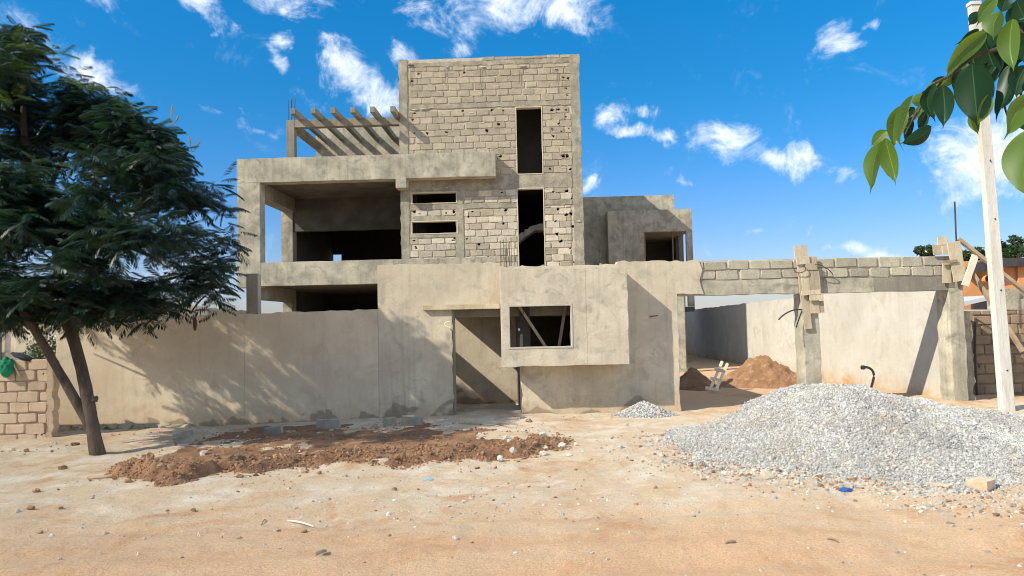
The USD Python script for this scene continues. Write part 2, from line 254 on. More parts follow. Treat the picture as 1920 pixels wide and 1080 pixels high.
# the ground: pale sand, with whitish trodden patches and red earth on the road and in the yard
n = {'g': ('geometry', {}), 's': ('separate_xyz', {}),
     'a': ('noise_texture', {'scale': 0.55, 'detail': 8.0, 'roughness': 0.62, 'distortion': 0.6}),
     'b': ('noise_texture', {'scale': 1.7, 'detail': 9.0, 'roughness': 0.68, 'distortion': 0.4}),
     'c': ('noise_texture', {'scale': 55.0, 'detail': 6.0, 'roughness': 0.8}),
     'v': ('voronoi_texture', {'scale': 17.0, 'randomness': 1.0, 'detail': 2.0, 'roughness': 0.7}), 'k': ('noise_texture', {'scale': 9.0, 'detail': 6.0, 'roughness': 0.7}),
     'mstr': ('mapping', {'scale': (0.5, 2.6, 1.0)}), 'tr': ('noise_texture', {'scale': 1.0, 'detail': 6.0, 'roughness': 0.6}),
     # road: red towards the camera
     'ry': ('map_range', {'range_type': 'smoothstep', 'from_min': 8.3, 'from_max': 5.3, 'to_min': 0.0, 'to_max': 1.0, 'clamp': True}),
     'iy': ('map_range', {'range_type': 'smoothstep', 'from_min': 13.2, 'from_max': 15.5, 'to_min': 0.0, 'to_max': 1.0, 'clamp': True}),
     'ix': ('map_range', {'range_type': 'smoothstep', 'from_min': 2.5, 'from_max': 4.0, 'to_min': 0.0, 'to_max': 1.0, 'clamp': True}),
     'ixy': ('math', {'math_type': 'multiply'}), 'rmx': ('math', {'math_type': 'maximum'}),
     'rn': ('math', {'math_type': 'multiply_add', 'value2': 2.4, 'value3': -1.2}), 'rs': ('math', {'math_type': 'add'}),
     'rc': ('map_range', {'from_min': 0.1, 'from_max': 1.15, 'clamp': True}),
     'pn': ('map_range', {'from_min': 0.46, 'from_max': 0.66, 'clamp': True}),
     'inv': ('math', {'math_type': 'subtract', 'value1': 1.0}), 'pm': ('math', {'math_type': 'multiply'}),
     'sand': ('mix', {'color1': (.62, .49, .335), 'color2': (.54, .405, .26)}),
     'pale': ('mix', {'color2': (.68, .605, .49)}),
     'red': ('mix', {'color2': (.60, .385, .225)}),
     'rbn': ('noise_texture', {'scale': 0.9, 'detail': 7.0, 'roughness': 0.7, 'distortion': 0.8}),
     'rbr': ('map_range', {'from_min': 0.53, 'from_max': 0.68, 'to_max': 1.0, 'clamp': True}),
     'rust': ('mix', {'color2': (.50, .275, .135)}),
     'gr': ('map_range', {'from_min': 0.32, 'from_max': 0.68, 'to_min': 0.70, 'to_max': 1.22, 'clamp': True}),
     'mul': ('vector_math', {'math_type': 'scale'}),
     'vb': ('map_range', {'from_min': 0.0, 'from_max': 0.4, 'to_min': 1.0, 'to_max': 0.0, 'clamp': True}),
     'hs': ('math', {'math_type': 'multiply_add', 'value2': 0.10}), 'hk': ('math', {'math_type': 'multiply_add', 'value2': 1.6}),
     'bp': ('bump', {'strength': 0.75, 'distance': 0.035}),
     'p': ('principled_bsdf', {'roughness': 0.95, 'specular_ior_level': 0.15, 'diffuse_roughness': 0.6})}
l = [('g.position', 's.vector'), ('g.position', 'a.vector'), ('g.position', 'b.vector'), ('g.position', 'c.vector'), ('g.position', 'v.vector'), ('g.position', 'mstr.vector'), ('mstr.vector', 'tr.vector'),
     ('s.y', 'ry.value'), ('s.y', 'iy.value'), ('s.x', 'ix.value'), ('iy.result', 'ixy.value1'), ('ix.result', 'ixy.value2'), ('ry.result', 'rmx.value1'), ('ixy.value', 'rmx.value2'),
     ('tr.fac', 'rn.value1'), ('rmx.value', 'rs.value1'), ('rn.value', 'rs.value2'), ('rs.value', 'rc.value'),
     ('a.fac', 'sand.fac'), ('b.fac', 'pn.value'), ('rmx.value', 'inv.value2'), ('pn.result', 'pm.value1'), ('inv.value', 'pm.value2'), ('sand.color', 'pale.color1'), ('pm.value', 'pale.fac'),
     ('pale.color', 'red.color1'), ('rc.result', 'red.fac'), ('g.position', 'rbn.vector'), ('rbn.fac', 'rbr.value'), ('rbr.result', 'rust.fac'), ('red.color', 'rust.color1'),
     ('c.fac', 'gr.value'), ('rust.color', 'mul.vector1'), ('gr.result', 'mul.scale'), ('mul.vector', 'p.base_color'),
     ('v.distance', 'vb.value'), ('vb.result', 'hs.value1'), ('c.fac', 'hs.value3'), ('g.position', 'k.vector'), ('k.fac', 'hk.value1'), ('hs.value', 'hk.value3'), ('hk.value', 'bp.height'), ('bp.normal', 'p.normal')]
M['ground'] = usdkit.material(stage, LK('ground_earth'), n, l, surface='p.BSDF')

# ------------------------------------------------------------------ scene-building helpers
USED = {}
ORIGIN = {}


def numbered(parent, name):
    k = USED.get((parent, name), 0)
    USED[(parent, name)] = k + 1
    return f'{parent}/{name}' if k == 0 else f'{parent}/{name}_{k:03d}'


def tag(prim, label=None, cat=None, group=None, kind=None):
    prim = prim.GetPrim() if hasattr(prim, 'GetPrim') else prim
    for k, v in (('label', label), ('category', cat), ('group', group), ('kind', kind)):
        if v:
            prim.SetCustomDataByKey(k, v)
    return prim


def thing(name, label, cat, at=(0, 0, 0), group=None, kind=None):
    path = numbered('/World', name)
    x = UsdGeom.Xform.Define(stage, path)
    x.AddTranslateOp().Set(Gf.Vec3d(*map(float, at)))
    ORIGIN[path] = np.array(at, float)
    tag(x, label, cat, group, kind)
    return path


def vf(mesh):
    if isinstance(mesh, trimesh.Trimesh):
        return np.array(mesh.vertices), np.array(mesh.faces)
    v, f, _ = meshkit.arrays(mesh)
    return v, f


def part(parent, name, mesh, mat, smooth=False, label=None, kind=None):
    """One mesh, given in world coordinates, under a thing or under a part."""
    path = numbered(parent, name)
    o = ORIGIN.get(parent, np.zeros(3))
    v, f = vf(mesh)
    p = usdkit.mesh(stage, path, (v - o, f), M[mat], smooth=smooth)
    ORIGIN[path] = o
    tag(p, label=label, kind=kind)
    return path


def single(name, mesh, mat, label, cat, group=None, kind=None, smooth=False):
    """A thing that is one mesh."""
    path = numbered('/World', name)
    v, f = vf(mesh)
    c = np.array([v[:, 0].mean(), v[:, 1].mean(), v[:, 2].min()])
    p = usdkit.mesh(stage, path, (v - c, f), M[mat], smooth=smooth)
    UsdGeom.Xformable(p).AddTranslateOp().Set(Gf.Vec3d(*c))
    ORIGIN[path] = c
    tag(p, label, cat, group, kind)
    return path


def cat_(ms):
    vs, fs, n = [], [], 0
    for m_ in ms:
        v, f = vf(m_)
        vs.append(v); fs.append(f + n); n += len(v)
    return np.vstack(vs), np.vstack(fs)


class Frame:
    """A wall's own axes: u along it, v away from the camera, w up."""
    def __init__(self, origin, yaw):
        self.o = np.array(origin, float)
        self.u = np.array([math.cos(yaw), math.sin(yaw), 0]); self.v = np.array([-math.sin(yaw), math.cos(yaw), 0])

    def pt(self, u, v, w):
        u, v, w = np.broadcast_arrays(u, v, w)
        return self.o + u[..., None] * self.u + v[..., None] * self.v + w[..., None] * np.array([0, 0, 1.0])

    def uw(self, px, py, v=0.0):
        r = ray(px, py); p0 = self.o + v * self.v
        t = np.dot(p0 - EYE, self.v) / np.dot(r, self.v)
        q = EYE + r * t - self.o
        return np.array([np.dot(q, self.u), q[2]])

    def U(self, px, py, v=0.0):
        return self.uw(px, py, v)[0]

    def W(self, px, py, v=0.0):
        return self.uw(px, py, v)[1]

    def bx(self, u0, u1, v0, v1, w0, w1):
        m_ = trimesh.creation.box([1, 1, 1])
        q = m_.vertices + 0.5
        return self.pt(u0 + q[:, 0] * (u1 - u0), v0 + q[:, 1] * (v1 - v0), w0 + q[:, 2] * (w1 - w0)), m_.faces

    def slab(self, poly, v0, th):
        """A polygon in (u, w), extruded away from the camera."""
        ms = []
        for g in getattr(poly, 'geoms', [poly]):
            if g.is_empty or g.area < 1e-6:
                continue
            e = trimesh.creation.extrude_polygon(g, th, engine='earcut')
            ms.append((self.pt(e.vertices[:, 0], v0 + e.vertices[:, 2], e.vertices[:, 1]), e.faces[:, ::-1]))
        return cat_(ms)


def rough(poly, amp=0.008, step=0.12, seed=0, keep=None):
    """Roughens a polygon's outline; points for which keep(u, w) is true stay."""
    r = np.random.default_rng(seed)

    def ring(c):
        c = np.array(c)[:-1]; out = []
        for i in range(len(c)):
            a, b = c[i], c[(i + 1) % len(c)]
            k = max(1, int(np.linalg.norm(b - a) / step))
            for j in range(k):
                q = a + (b - a) * (j / k)
                if not (keep and keep(*q)):
                    q = q + r.normal(0, amp, 2) * (0.6 if j == 0 else 1)
                out.append(q)
        return out
    p = Polygon(ring(poly.exterior.coords), [ring(h.coords) for h in poly.interiors])
    return p if p.is_valid else p.buffer(0)


def bar(a, b, wx, wy, up=(0, 0, 1)):
    """A straight timber from a to b with section wx by wy."""
    a, b = np.array(a, float), np.array(b, float)
    d = b - a; ln = np.linalg.norm(d); d /= ln
    s = np.cross(d, np.array(up, float)); s /= np.linalg.norm(s); t = np.cross(s, d)
    m_ = trimesh.creation.box([1, 1, 1]); q = m_.vertices
    v = (a + b) / 2 + q[:, :1] * ln * d + q[:, 1:2] * wx * s + q[:, 2:3] * wy * t
    return v, m_.faces


def tube(pts, radii, sides=8, noise=0.0, seed=0, cap=True):
    pts = np.array(pts, float); n_ = len(pts)
    radii = np.broadcast_to(np.array(radii, float), n_)
    tan = np.gradient(pts, axis=0); tan /= np.linalg.norm(tan, axis=1, keepdims=True)
    ref = np.array([0.3, 0.9, 0.1]) if abs(tan[0][2]) > .6 else np.array([0, 0, 1.0])
    V = []
    r = np.random.default_rng(seed)
    for i in range(n_):
        s = np.cross(tan[i], ref); s /= np.linalg.norm(s); t = np.cross(tan[i], s)
        a = np.arange(sides) * 2 * np.pi / sides
        rr = radii[i] * (1 + noise * r.normal(size=sides))
        V.append(pts[i] + (np.cos(a) * rr)[:, None] * s + (np.sin(a) * rr)[:, None] * t)
    F_ = []
    for i in range(n_ - 1):
        for j in range(sides):
            a, b = i * sides + j, i * sides + (j + 1) % sides
            F_ += [(a, a + sides, b + sides), (a, b + sides, b)]
    V = np.vstack(V)
    if cap:
        k = len(V); V = np.vstack([V, pts[0], pts[-1]])
        for j in range(sides):
            F_ += [(k, j, (j + 1) % sides), (k + 1, (n_ - 1) * sides + (j + 1) % sides, (n_ - 1) * sides + j)]
    F_ = np.array(F_)[:, ::-1]
    return V, F_


def smoothpath(p, k=6):
    from scipy.interpolate import CubicSpline
    p = np.array(p, float); t = np.r_[0, np.cumsum(np.linalg.norm(np.diff(p, axis=0), axis=1))]
    return CubicSpline(t, p)(np.linspace(0, t[-1], k * (len(p) - 1) + 1))


def rock(size, seed, flat=.7, sub=1, rough_=.22):
    m_ = trimesh.creation.icosphere(sub); r = np.random.default_rng(seed)
    v = m_.vertices * (1 + r.normal(0, rough_, (len(m_.vertices), 1)).clip(-.35, .35))
    for _ in range(5):  # flat broken faces
        d = r.normal(size=3); d /= np.linalg.norm(d); c = r.uniform(.5, .85)
        h = v @ d; v = v - np.maximum(h - c, 0)[:, None] * d
    v = v * np.array([1, r.uniform(.65, 1), flat]) * size
    a = r.uniform(0, 6.28); R = np.array([[math.cos(a), -math.sin(a), 0], [math.sin(a), math.cos(a), 0], [0, 0, 1]])
    return v @ R.T, m_.faces


def lay_bricks(fr, parent, name, region, holes, v_front, depth, row, length, gap, mat, w_start=None, seed=0, phase=0.0, label=None, mats=None):
    """Lays every brick of a (u0, w0, u1, w1) region in running bond, each a small mesh with rounded corners and its own jitter."""
    r = np.random.default_rng(seed)
    u0, w0, u1, w1 = region
    hole = unary_union(holes) if holes else None
    k = 0; count = 0
    w = w0 if w_start is None else w_start
    while w < w1 - .03:
        u = u0 - ((k % 2) * .5 + phase) * length + r.normal(0, .02)
        while u < u1 - .03:
            ln = length * r.uniform(.93, 1.06)
            a, b = max(u, u0) + gap / 2, min(u + ln, u1) - gap / 2
            c, d = max(w, w0) + gap / 2, min(w + row, w1) - gap / 2
            u += ln
            if b - a < .05 or d - c < .04:
                continue
            j = r.normal(0, .007, 8)
            ch = min(.022, (b - a) * .2, (d - c) * .25) * r.uniform(.5, 1.2)
            c_, d_, a_, b_ = c + j[0], d + j[1], a + j[2], b + j[3]
            pg = Polygon([(a_ + ch, c_), (b_ - ch, c_ + j[4]), (b_, c_ + ch), (b_ + j[5], d_ - ch), (b_ - ch, d_), (a_ + ch, d_ + j[6]), (a_, d_ - ch), (a_ + j[7], c_ + ch)])
            dep = depth * r.uniform(.75, 1.25)
            cut = hole is not None and hole.intersects(pg)
            if cut:
                pg = pg.difference(hole)
                if pg.is_empty:
                    continue
                pg = max(getattr(pg, 'geoms', [pg]), key=lambda g: g.area)
                if pg.area < .008:
                    continue
                mesh = fr.slab(pg, v_front - dep, dep + .004)
            else:
                o = np.array(pg.exterior.coords)[:-1]
                ins = np.array(pg.centroid.coords[0]); i_ = o + (ins - o) / np.linalg.norm(ins - o, axis=1, keepdims=True) * .014
                tilt = r.normal(0, .004, 2)
                n8 = len(o)
                V = np.vstack([fr.pt(o[:, 0], v_front + .004, o[:, 1]), fr.pt(o[:, 0], v_front - dep * .5, o[:, 1]),
                               fr.pt(i_[:, 0], v_front - dep + tilt[0] * np.sign(i_[:, 0] - ins[0]), i_[:, 1])])
                F_ = []
                for s in range(2):
                    for q in range(n8):
                        e0, e1 = s * n8 + q, s * n8 + (q + 1) % n8
                        F_ += [(e0, e1, e1 + n8), (e0, e1 + n8, e0 + n8)]
                F_ += [(2 * n8, 2 * n8 + q, 2 * n8 + q + 1) for q in range(1, n8 - 1)]
                mesh = V, np.array(F_)
            mm = mats[int(r.integers(len(mats)))] if mats else mat
            part(parent, name, mesh, mm, label=label)
            count += 1
        w += row
        k += 1
    return count


# ------------------------------------------------------------------ ground
def mound_noise(x, y, s, seed, o=4):
    return meshkit.fbm(np.stack([x * s, y * s, np.zeros_like(x)], -1), o, seed) - .5


def ground_z(x, y):
    x, y = np.asarray(x, float), np.asarray(y, float)
    fade = np.clip(1 - (np.hypot(x, y - 9) - 14) / 10, 0, 1)
    z = .10 * mound_noise(x, y, .35, 3) + .05 * mound_noise(x, y, 1.6, 9) + .034 * mound_noise(x, y, 5, 5) + .016 * mound_noise(x, y, 14, 6, 2)
    ruts = -.035 * np.exp(-((y - 5.3 - .03 * x - .1 * np.sin(x * .5)) / .2) ** 2) - .03 * np.exp(-((y - 6.7 - .02 * x - .12 * np.sin(x * .4 + 1)) / .18) ** 2) + .02 * np.exp(-((y - 5.75 - .03 * x - .1 * np.sin(x * .5)) / .14) ** 2)
    return (z + ruts) * fade - .03 - .012 * np.clip(-x - 3, 0, 6)


def axis(lo, hi, step, far, g=1.35):
    a = list(np.arange(lo, hi + 1e-6, step)); s = step
    up = []; q = hi
    while q < far:
        s *= g; q += s; up.append(q)
    s = step; dn = []; q = lo
    while q > -far:
        s *= g; q -= s; dn.append(q)
    return np.array(dn[::-1] + a + up)


def sheet(X, Y, Z):
    ny, nx = X.shape
    V = np.stack([X, Y, Z], -1).reshape(-1, 3)
    i = np.arange(ny - 1)[:, None] * nx + np.arange(nx - 1)[None]
    return V, np.vstack([np.stack([i, i + 1, i + nx + 1], -1).reshape(-1, 3), np.stack([i, i + nx + 1, i + nx], -1).reshape(-1, 3)])


gx, gy = axis(-10, 9.5, .055, 600), axis(3.6, 14.5, .05, 600)
GX, GY = np.meshgrid(gx, gy)
usdkit.mesh(stage, '/World/ground', sheet(GX, GY, ground_z(GX, GY)), M['ground'], smooth=True)
tag(stage.GetPrimAtPath('/World/ground'), kind='structure')


def heap(name, poly_fn, bounds, step, mat, label, cat, sink=.03, **kw):
    """A heap as its own surface over the ground: poly_fn(x, y) is its height above it."""
    x = np.arange(bounds[0], bounds[2], step); y = np.arange(bounds[1], bounds[3], step)
    X, Y = np.meshgrid(x, y)
    H = poly_fn(X, Y)
    V, F_ = sheet(X, Y, ground_z(X, Y) + H - sink)
    keep = (H.ravel()[F_] > 0.002).any(1)
    F_ = F_[keep]; u, inv = np.unique(F_, return_inverse=True)
    return single(name, (V[u], inv.reshape(-1, 3)), mat, label, cat, smooth=True, **kw)


def scatter(path, protos, mats, pts, scales, seed, orient=None):
    """Many small stones as one instancer."""
    r = np.random.default_rng(seed)
    pi = UsdGeom.PointInstancer.Define(stage, path)
    for k, (v, f) in enumerate(protos):
        usdkit.mesh(stage, f'{path}/stone_{k + 1:03d}', (v, f), M[mats[k % len(mats)]])
        pi.CreatePrototypesRel().AddTarget(f'{path}/stone_{k + 1:03d}')
    pi.CreateProtoIndicesAttr(Vt.IntArray.FromNumpy(r.integers(0, len(protos), len(pts)).astype(np.int32)))
    pi.CreatePositionsAttr(Vt.Vec3fArray.FromNumpy(np.asarray(pts, np.float32)))
    pi.CreateScalesAttr(Vt.Vec3fArray.FromNumpy(np.repeat(np.asarray(scales, np.float32)[:, None], 3, 1)))
    q = r.normal(size=(len(pts), 4)); q /= np.linalg.norm(q, axis=1, keepdims=True)
    pi.CreateOrientationsAttr(Vt.QuathArray([Gf.Quath(*map(float, a)) for a in q]))
    return pi.GetPrim()


# ------------------------------------------------------------------ frames of the two buildings
FF = Frame((0, 14.0, 0), .035)      # street front
FH = Frame((0, 23.4, 0), -.03)      # house
H_ = FH
GZ = -.35                           # foot of walls, under the ground

# ------------------------------------------------------------------ the house
house = thing('unfinished_house', 'large unfinished three storey house of grey concrete and bare blocks with a tall tower', 'house', H_.pt(np.array(-2.), np.array(3.), np.array(0.)))


def R(x0, y0, x1, y1, v=0.0, fr=H_):
    """A rectangle given by two photo pixels, on the plane at depth v."""
    a, b = fr.uw(x0, y0, v), fr.uw(x1, y1, v)
    return min(a[0], b[0]), min(a[1], b[1]), max(a[0], b[0]), max(a[1], b[1])


def RX(x0, x1, y0, y1, v=0.0, fr=H_, xr=920, yr=None):
    """As R, with heights read on the column xr (the picture is a little rolled)."""
    ym = (y0 + y1) / 2 if yr is None else yr
    return fr.U(x0, ym, v), fr.W(xr, y1, v), fr.U(x1, ym, v), fr.W(xr, y0, v)


def sb(r_):
    return sbox(*r_)


tl, tr_ = H_.U(750, 300), H_.U(1091, 300)
t_top = H_.W(920, 106.5)
slit1, slit2 = RX(969, 1016, 203.5, 327.5), RX(972, 1020, 356, 505)
win1, win2 = RX(772, 855, 358.6, 377.6), RX(772, 857, 412.6, 434.6)
HOLES_PX = [(x / 5.14 + 740, y / 5.14 + 90, s) for x, y, s in [(232, 248, 1), (668, 238, .9), (165, 320, 1), (1650, 390, 1.1), (1660, 455, .9), (655, 605, 1.1), (940, 600, 1.5), (1045, 602, .8), (1515, 595, 1.3), (1575, 590, 1.3), (1650, 595, .8),
            (1000, 735, 1.4), (1578, 720, 1.3), (310, 825, 1.3), (500, 800, 1.5), (885, 795, 1.5), (1520, 785, 1.2), (1520, 850, 1.5), (1605, 800, .7), (1620, 1040, 1.7), (1660, 1040, 1.5), (1020, 1045, 1.3), (1625, 280, 1.2), (1675, 290, 1.2), (190, 630, 1.1), (175, 690, 1.0), (190, 820, .7), (1680, 775, .7), (1650, 660, .6)]]
HOLES_PX += [(x / 4.9 + 740, y / 4.9 + 290, s) for x, y, s in [(985, 350, 1.2), (1455, 340, .7), (1580, 335, 1.4), (1515, 348, .7), (1628, 400, .7), (1022, 508, 1.3), (540, 525, 1.4), (230, 545, 1), (180, 525, 1.1), (715, 522, .7), (1580, 548, 1.5), (1620, 545, 1.4),
             (675, 572, .9), (1478, 610, 1.0), (1000, 632, 1.1), (1635, 655, 1.4), (1493, 727, 1.5), (665, 770, 1), (178, 790, .9), (778, 825, 1.3), (1525, 795, 1.4), (200, 850, 1.2), (1617, 862, .9), (545, 780, 1.7), (1645, 985, .8), (1500, 500, 1.1), (475, 535, .7), (1430, 130, .9), (1610, 130, 1.3)]]
pockets = []
hr = np.random.default_rng(4)
for x, y, s in HOLES_PX:
    c = H_.uw(x, y); a = np.sort(hr.uniform(0, 6.28, 7)); rr = .034 * s * hr.uniform(.6, 1.35, 7)
    p = Polygon(np.c_[c[0] + np.cos(a) * rr * 1.15, c[1] + np.sin(a) * rr]).buffer(.008)
    pockets.append(p)
openings = [sb(slit1), sb(slit2), sb(win1), sb(win2)]
front = sbox(tl + .02, GZ, tr_ - .02, t_top - .01).difference(unary_union(openings + pockets))
tower = part(house, 'tower_wall', H_.slab(front, .02, .2), 'mortar')
TD = 1.8   # tower depth
# columns and tie beams, standing a little proud
cl = sbox(tl, GZ, H_.U(766, 300), t_top)
cr = sbox(H_.U(1073, 300), GZ, tr_, t_top)
for c_, sd in ((cl, 1), (cr, 2)):
    part(house, 'column', H_.slab(rough(c_.difference(unary_union(openings)), .012, .16, sd), -.012, .055), 'concrete_rough')
bands = [RX(766, 1073, 113, 121.5), RX(766, 1073, 192, 201), RX(766, 1073, 328, 355), RX(766, 971, 381, 390), RX(1020, 1073, 377.5, 387), RX(774, 856, 402, 412), RX(766, 857, 435, 443)]
for k, b in enumerate(bands):
    p = sb(b)
    p = rough(p.difference(unary_union(openings)), .011, .1, 10 + k)
    part(house, 'tie_beam', H_.slab(p, -.004, .05), 'concrete_rough')
mc = sb(RX(855, 870, 390, 505))
part(house, 'column', H_.slab(rough(mc, .012, .12, 30), -.006, .05), 'concrete_rough')
part(house, 'column', H_.slab(rough(sb(RX(856, 868, 355, 381)), .012, .12, 31), -.006, .05), 'concrete_rough')
allh = [o.buffer(.012) for o in openings] + pockets
ROW, LEN, GAP = .212, .42, .022
nb = 0
for k, (reg, mt) in enumerate([(RX(767, 1072, 122, 191.5), None), (RX(767, 968, 201.5, 327), None), (RX(1017, 1072, 201.5, 327), None),
                               (RX(767, 855, 444, 505), 1), (RX(871, 971, 355.5, 380.5), 2), (RX(871, 971, 391, 505), 1), (RX(1021, 1072, 355.5, 377), 1), (RX(1021, 1072, 388, 505), 1), (RX(776, 855, 391, 401.5), 1)]):
    ms = {None: ['brick_tower'], 1: ['brick_pale', 'brick_pale', 'brick_tower'], 2: ['brick_tower', 'brick_pale']}[mt]
    nb += lay_bricks(H_, tower, 'brick', reg, allh, .02, .026, ROW, LEN, GAP, None, seed=100 + k, mats=ms, phase=.13 * k)
# half course on the tower's top right
lay_bricks(H_, tower, 'brick', (H_.U(905, 110), H_.W(920, 112.6), tr_, t_top), [], .02, .026, .2, LEN, GAP, None, seed=140, mats=['brick_tower'])
print('tower bricks', nb)
sm = []
for k in range(170):
    c0 = (hr.uniform(tl + .3, tr_ - .35), hr.uniform(H_.W(920, 490), H_.W(920, 122)))
    if any(o.buffer(.06).contains(Point(*c0)) for o in openings):
        continue
    v, f = rock(.05, 1500 + k, .5, 1, .25)
    sm.append((v @ np.diag([hr.uniform(.5, 2.2), .22, hr.uniform(.25, .8)]) + H_.pt(np.array(c0[0]), np.array(-.004), np.array(c0[1])), f))
part(house, 'mortar_smears', cat_(sm), 'mortar', kind='stuff')
# sides, back, roof and floors of the stair tower
part(house, 'side_wall', H_.bx(tl, tl + .2, .222, TD, GZ, t_top - .02), 'shaded_interior')
part(house, 'side_wall', H_.bx(tr_ - .2, tr_, .222, TD, GZ, t_top - .02), 'shaded_interior')
part(house, 'rear_wall', H_.bx(tl, tr_, TD, TD + .2, H_.W(920, 330), t_top - .02), 'shaded_interior')
part(house, 'roof_slab', H_.bx(tl + .2, tr_ - .2, .222, TD, t_top - .35, t_top - .2), 'shaded_interior')
f1 = H_.W(920, 500); f2 = H_.W(920, 340)
# window jambs, thin plastered linings
for s_ in (slit1, slit2, win1, win2):
    fr_ = sb(s_).buffer(.028, join_style=2).difference(sb(s_).buffer(-.002, join_style=2))
    part(house, 'window_lining', H_.slab(fr_, -.014, .22), 'plaster')
# the stair flight seen through the lower slit
flight = Polygon([H_.uw(x, y, 1.0) for x, y in ((960, 466), (960, 448), (974, 440), (978, 436), (982, 436), (984, 430), (990, 430), (993, 425), (1001, 423), (1012, 420), (1030, 417), (1030, 431), (1003, 432), (985, 444))])
part(house, 'stair', H_.slab(rough(flight, .006, .1, 17), .95, .7), 'concrete')

# the balcony's box frame in front
VB = -.46
zt = H_.W(690, 291, VB); zb = H_.W(690, 336.5, VB)
bl, br = H_.U(444.5, 400, VB), H_.U(928.5, 310, VB)
leg_r = H_.U(487.5, 420, VB)
leg_bot = H_.W(465, 539, VB)
BACK = 2.9
part(house, 'roof_beam', H_.slab(rough(sbox(bl, zb, br, zt), .004, .3, 3), VB, .44), 'concrete')
part(house, 'frame_leg', H_.slab(rough(sbox(bl, leg_bot, leg_r, zb), .004, .3, 4), VB + .002, .44), 'concrete')
pt_, pb_ = H_.W(700, 487, VB), H_.W(600, 534, VB)
part(house, 'balcony_parapet', H_.slab(rough(sbox(leg_r, pb_, H_.U(930, 490, VB), pt_), .005, .3, 5), VB + .004, .22), 'concrete')
r_ = R(742, 334, 762, 352, VB)
part(house, 'beam_stub', H_.bx(r_[0], r_[2], VB - .01, VB + .46, r_[1], zb + .01), 'concrete')
# roof slab, side beam, floor slab of the balcony
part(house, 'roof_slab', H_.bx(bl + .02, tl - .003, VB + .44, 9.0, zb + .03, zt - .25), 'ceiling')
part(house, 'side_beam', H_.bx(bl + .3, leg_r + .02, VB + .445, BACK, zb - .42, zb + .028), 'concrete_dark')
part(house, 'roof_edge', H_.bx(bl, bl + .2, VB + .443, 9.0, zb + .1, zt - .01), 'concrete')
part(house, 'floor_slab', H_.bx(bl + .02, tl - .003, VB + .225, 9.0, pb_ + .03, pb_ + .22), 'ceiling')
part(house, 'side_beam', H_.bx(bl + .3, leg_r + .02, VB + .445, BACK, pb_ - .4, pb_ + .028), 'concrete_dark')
cb = R(527, 390, 549, 490, BACK)
part(house, 'column', H_.bx(cb[0], cb[2], BACK, BACK + .45, pb_ + .22, zb + .03), 'concrete')
cb2 = R(530, 560, 548, 590, BACK)
part(house, 'column', H_.bx(cb2[0], cb2[2], BACK, BACK + .45, GZ, pb_ + .03), 'concrete')
lt, lb = H_.W(650, 383, BACK), H_.W(650, 431, BACK)
part(house, 'lintel', H_.bx(cb[2], tl - .003, BACK + .05, BACK + .3, lb, zb + .03), 'ceiling')
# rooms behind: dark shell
part(house, 'rear_wall', cat_([H_.bx(cb[0], tr_, 9.0, 9.2, GZ, pb_ + .2), H_.bx(cb[0], H_.U(612, 480, 9.0), 9.0, 9.2, pb_ + .2, zb + .03), H_.bx(H_.U(640, 480, 9.0), tr_, 9.0, 9.2, pb_ + .2, zb + .03), H_.bx(H_.U(612, 480, 9.0), H_.U(640, 480, 9.0), 9.0, 9.2, H_.W(630, 477, 9.0), zb + .03)]), 'shaded_interior')
part(house, 'side_wall', H_.bx(cb[0] + .02, cb[0] + .22, BACK + .452, 9.0, GZ, zb + .03), 'shaded_interior')
part(house, 'inner_wall', H_.bx(tl + .05, tl + .2, TD + .202, 9.0, GZ, zb + .03), 'shaded_interior')
part(house, 'roof_slab', H_.bx(tl, tr_ - .203, TD + .2, 9.0, zb + .03, zt - .25), 'shaded_interior')
part(house, 'ground_floor', H_.bx(cb[0], tr_ - .21, .3, 9.0, -.2, .12), 'shaded_interior')
part(house, 'floor_slab', H_.bx(tl + .002, tr_ - .21, TD - .6, 9.0, f1 - .15, f1), 'shaded_interior')
# right side wall of the main body, raised unseen to shade the annex
YP = 1.7 + 7.9
part(house, 'side_wall', H_.bx(tr_ - .2, tr_ - .003, TD + .202, 9.0, GZ, YP), 'concrete')
# rear wall of the roof terrace and the pergola
VR = 3.0
rw = R(592, 234, 760, 300, VR)
part(house, 'terrace_wall', H_.bx(rw[0], tl + .1, VR, VR + .2, zt - .3, rw[3]), 'concrete')
VPG = .15
pc = R(537, 222, 552, 295, VPG); pbm = RX(537, 750, 222, 236, VPG, xr=640)
perg = house
part(house, 'pergola_column', H_.bx(pc[0], pc[2], VPG, VPG + .26, zt - .3, pbm[3]), 'concrete_dark')
part(house, 'pergola_beam', H_.bx(pc[2], tl - .003, VPG + .01, VPG + .25, pbm[1], pbm[3]), 'concrete_dark')
part(house, 'pergola_side_beam', H_.bx(pc[0] + .03, pc[2] - .02, VPG + .262, VR + .2, pbm[1] - .02, pbm[3] - .01), 'concrete_dark')
for k, x in enumerate([549, 587, 624, 661, 698, 736]):
    a = H_.uw(x, 208 - .022 * (x - 549), -.62)
    w_t = .145
    part(house, 'rafter', H_.slab(sbox(a[0] - w_t / 2, a[1] - .09, a[0] + w_t / 2, a[1] + .085), -.62, VR + .6 - .003), 'concrete_dark')
for k in range(4):
    c_ = H_.pt(np.array(pc[0] + .05 + .055 * k), np.array(VPG + .06 + .12 * (k % 2)), np.array(pbm[3]))
    part(house, 'rebar', tube([c_ - [0, 0, .1], c_ + [0, 0, .32], c_ + [.01 * (k - 1), 0, .68 + .03 * k]], .011, 5), 'steel')
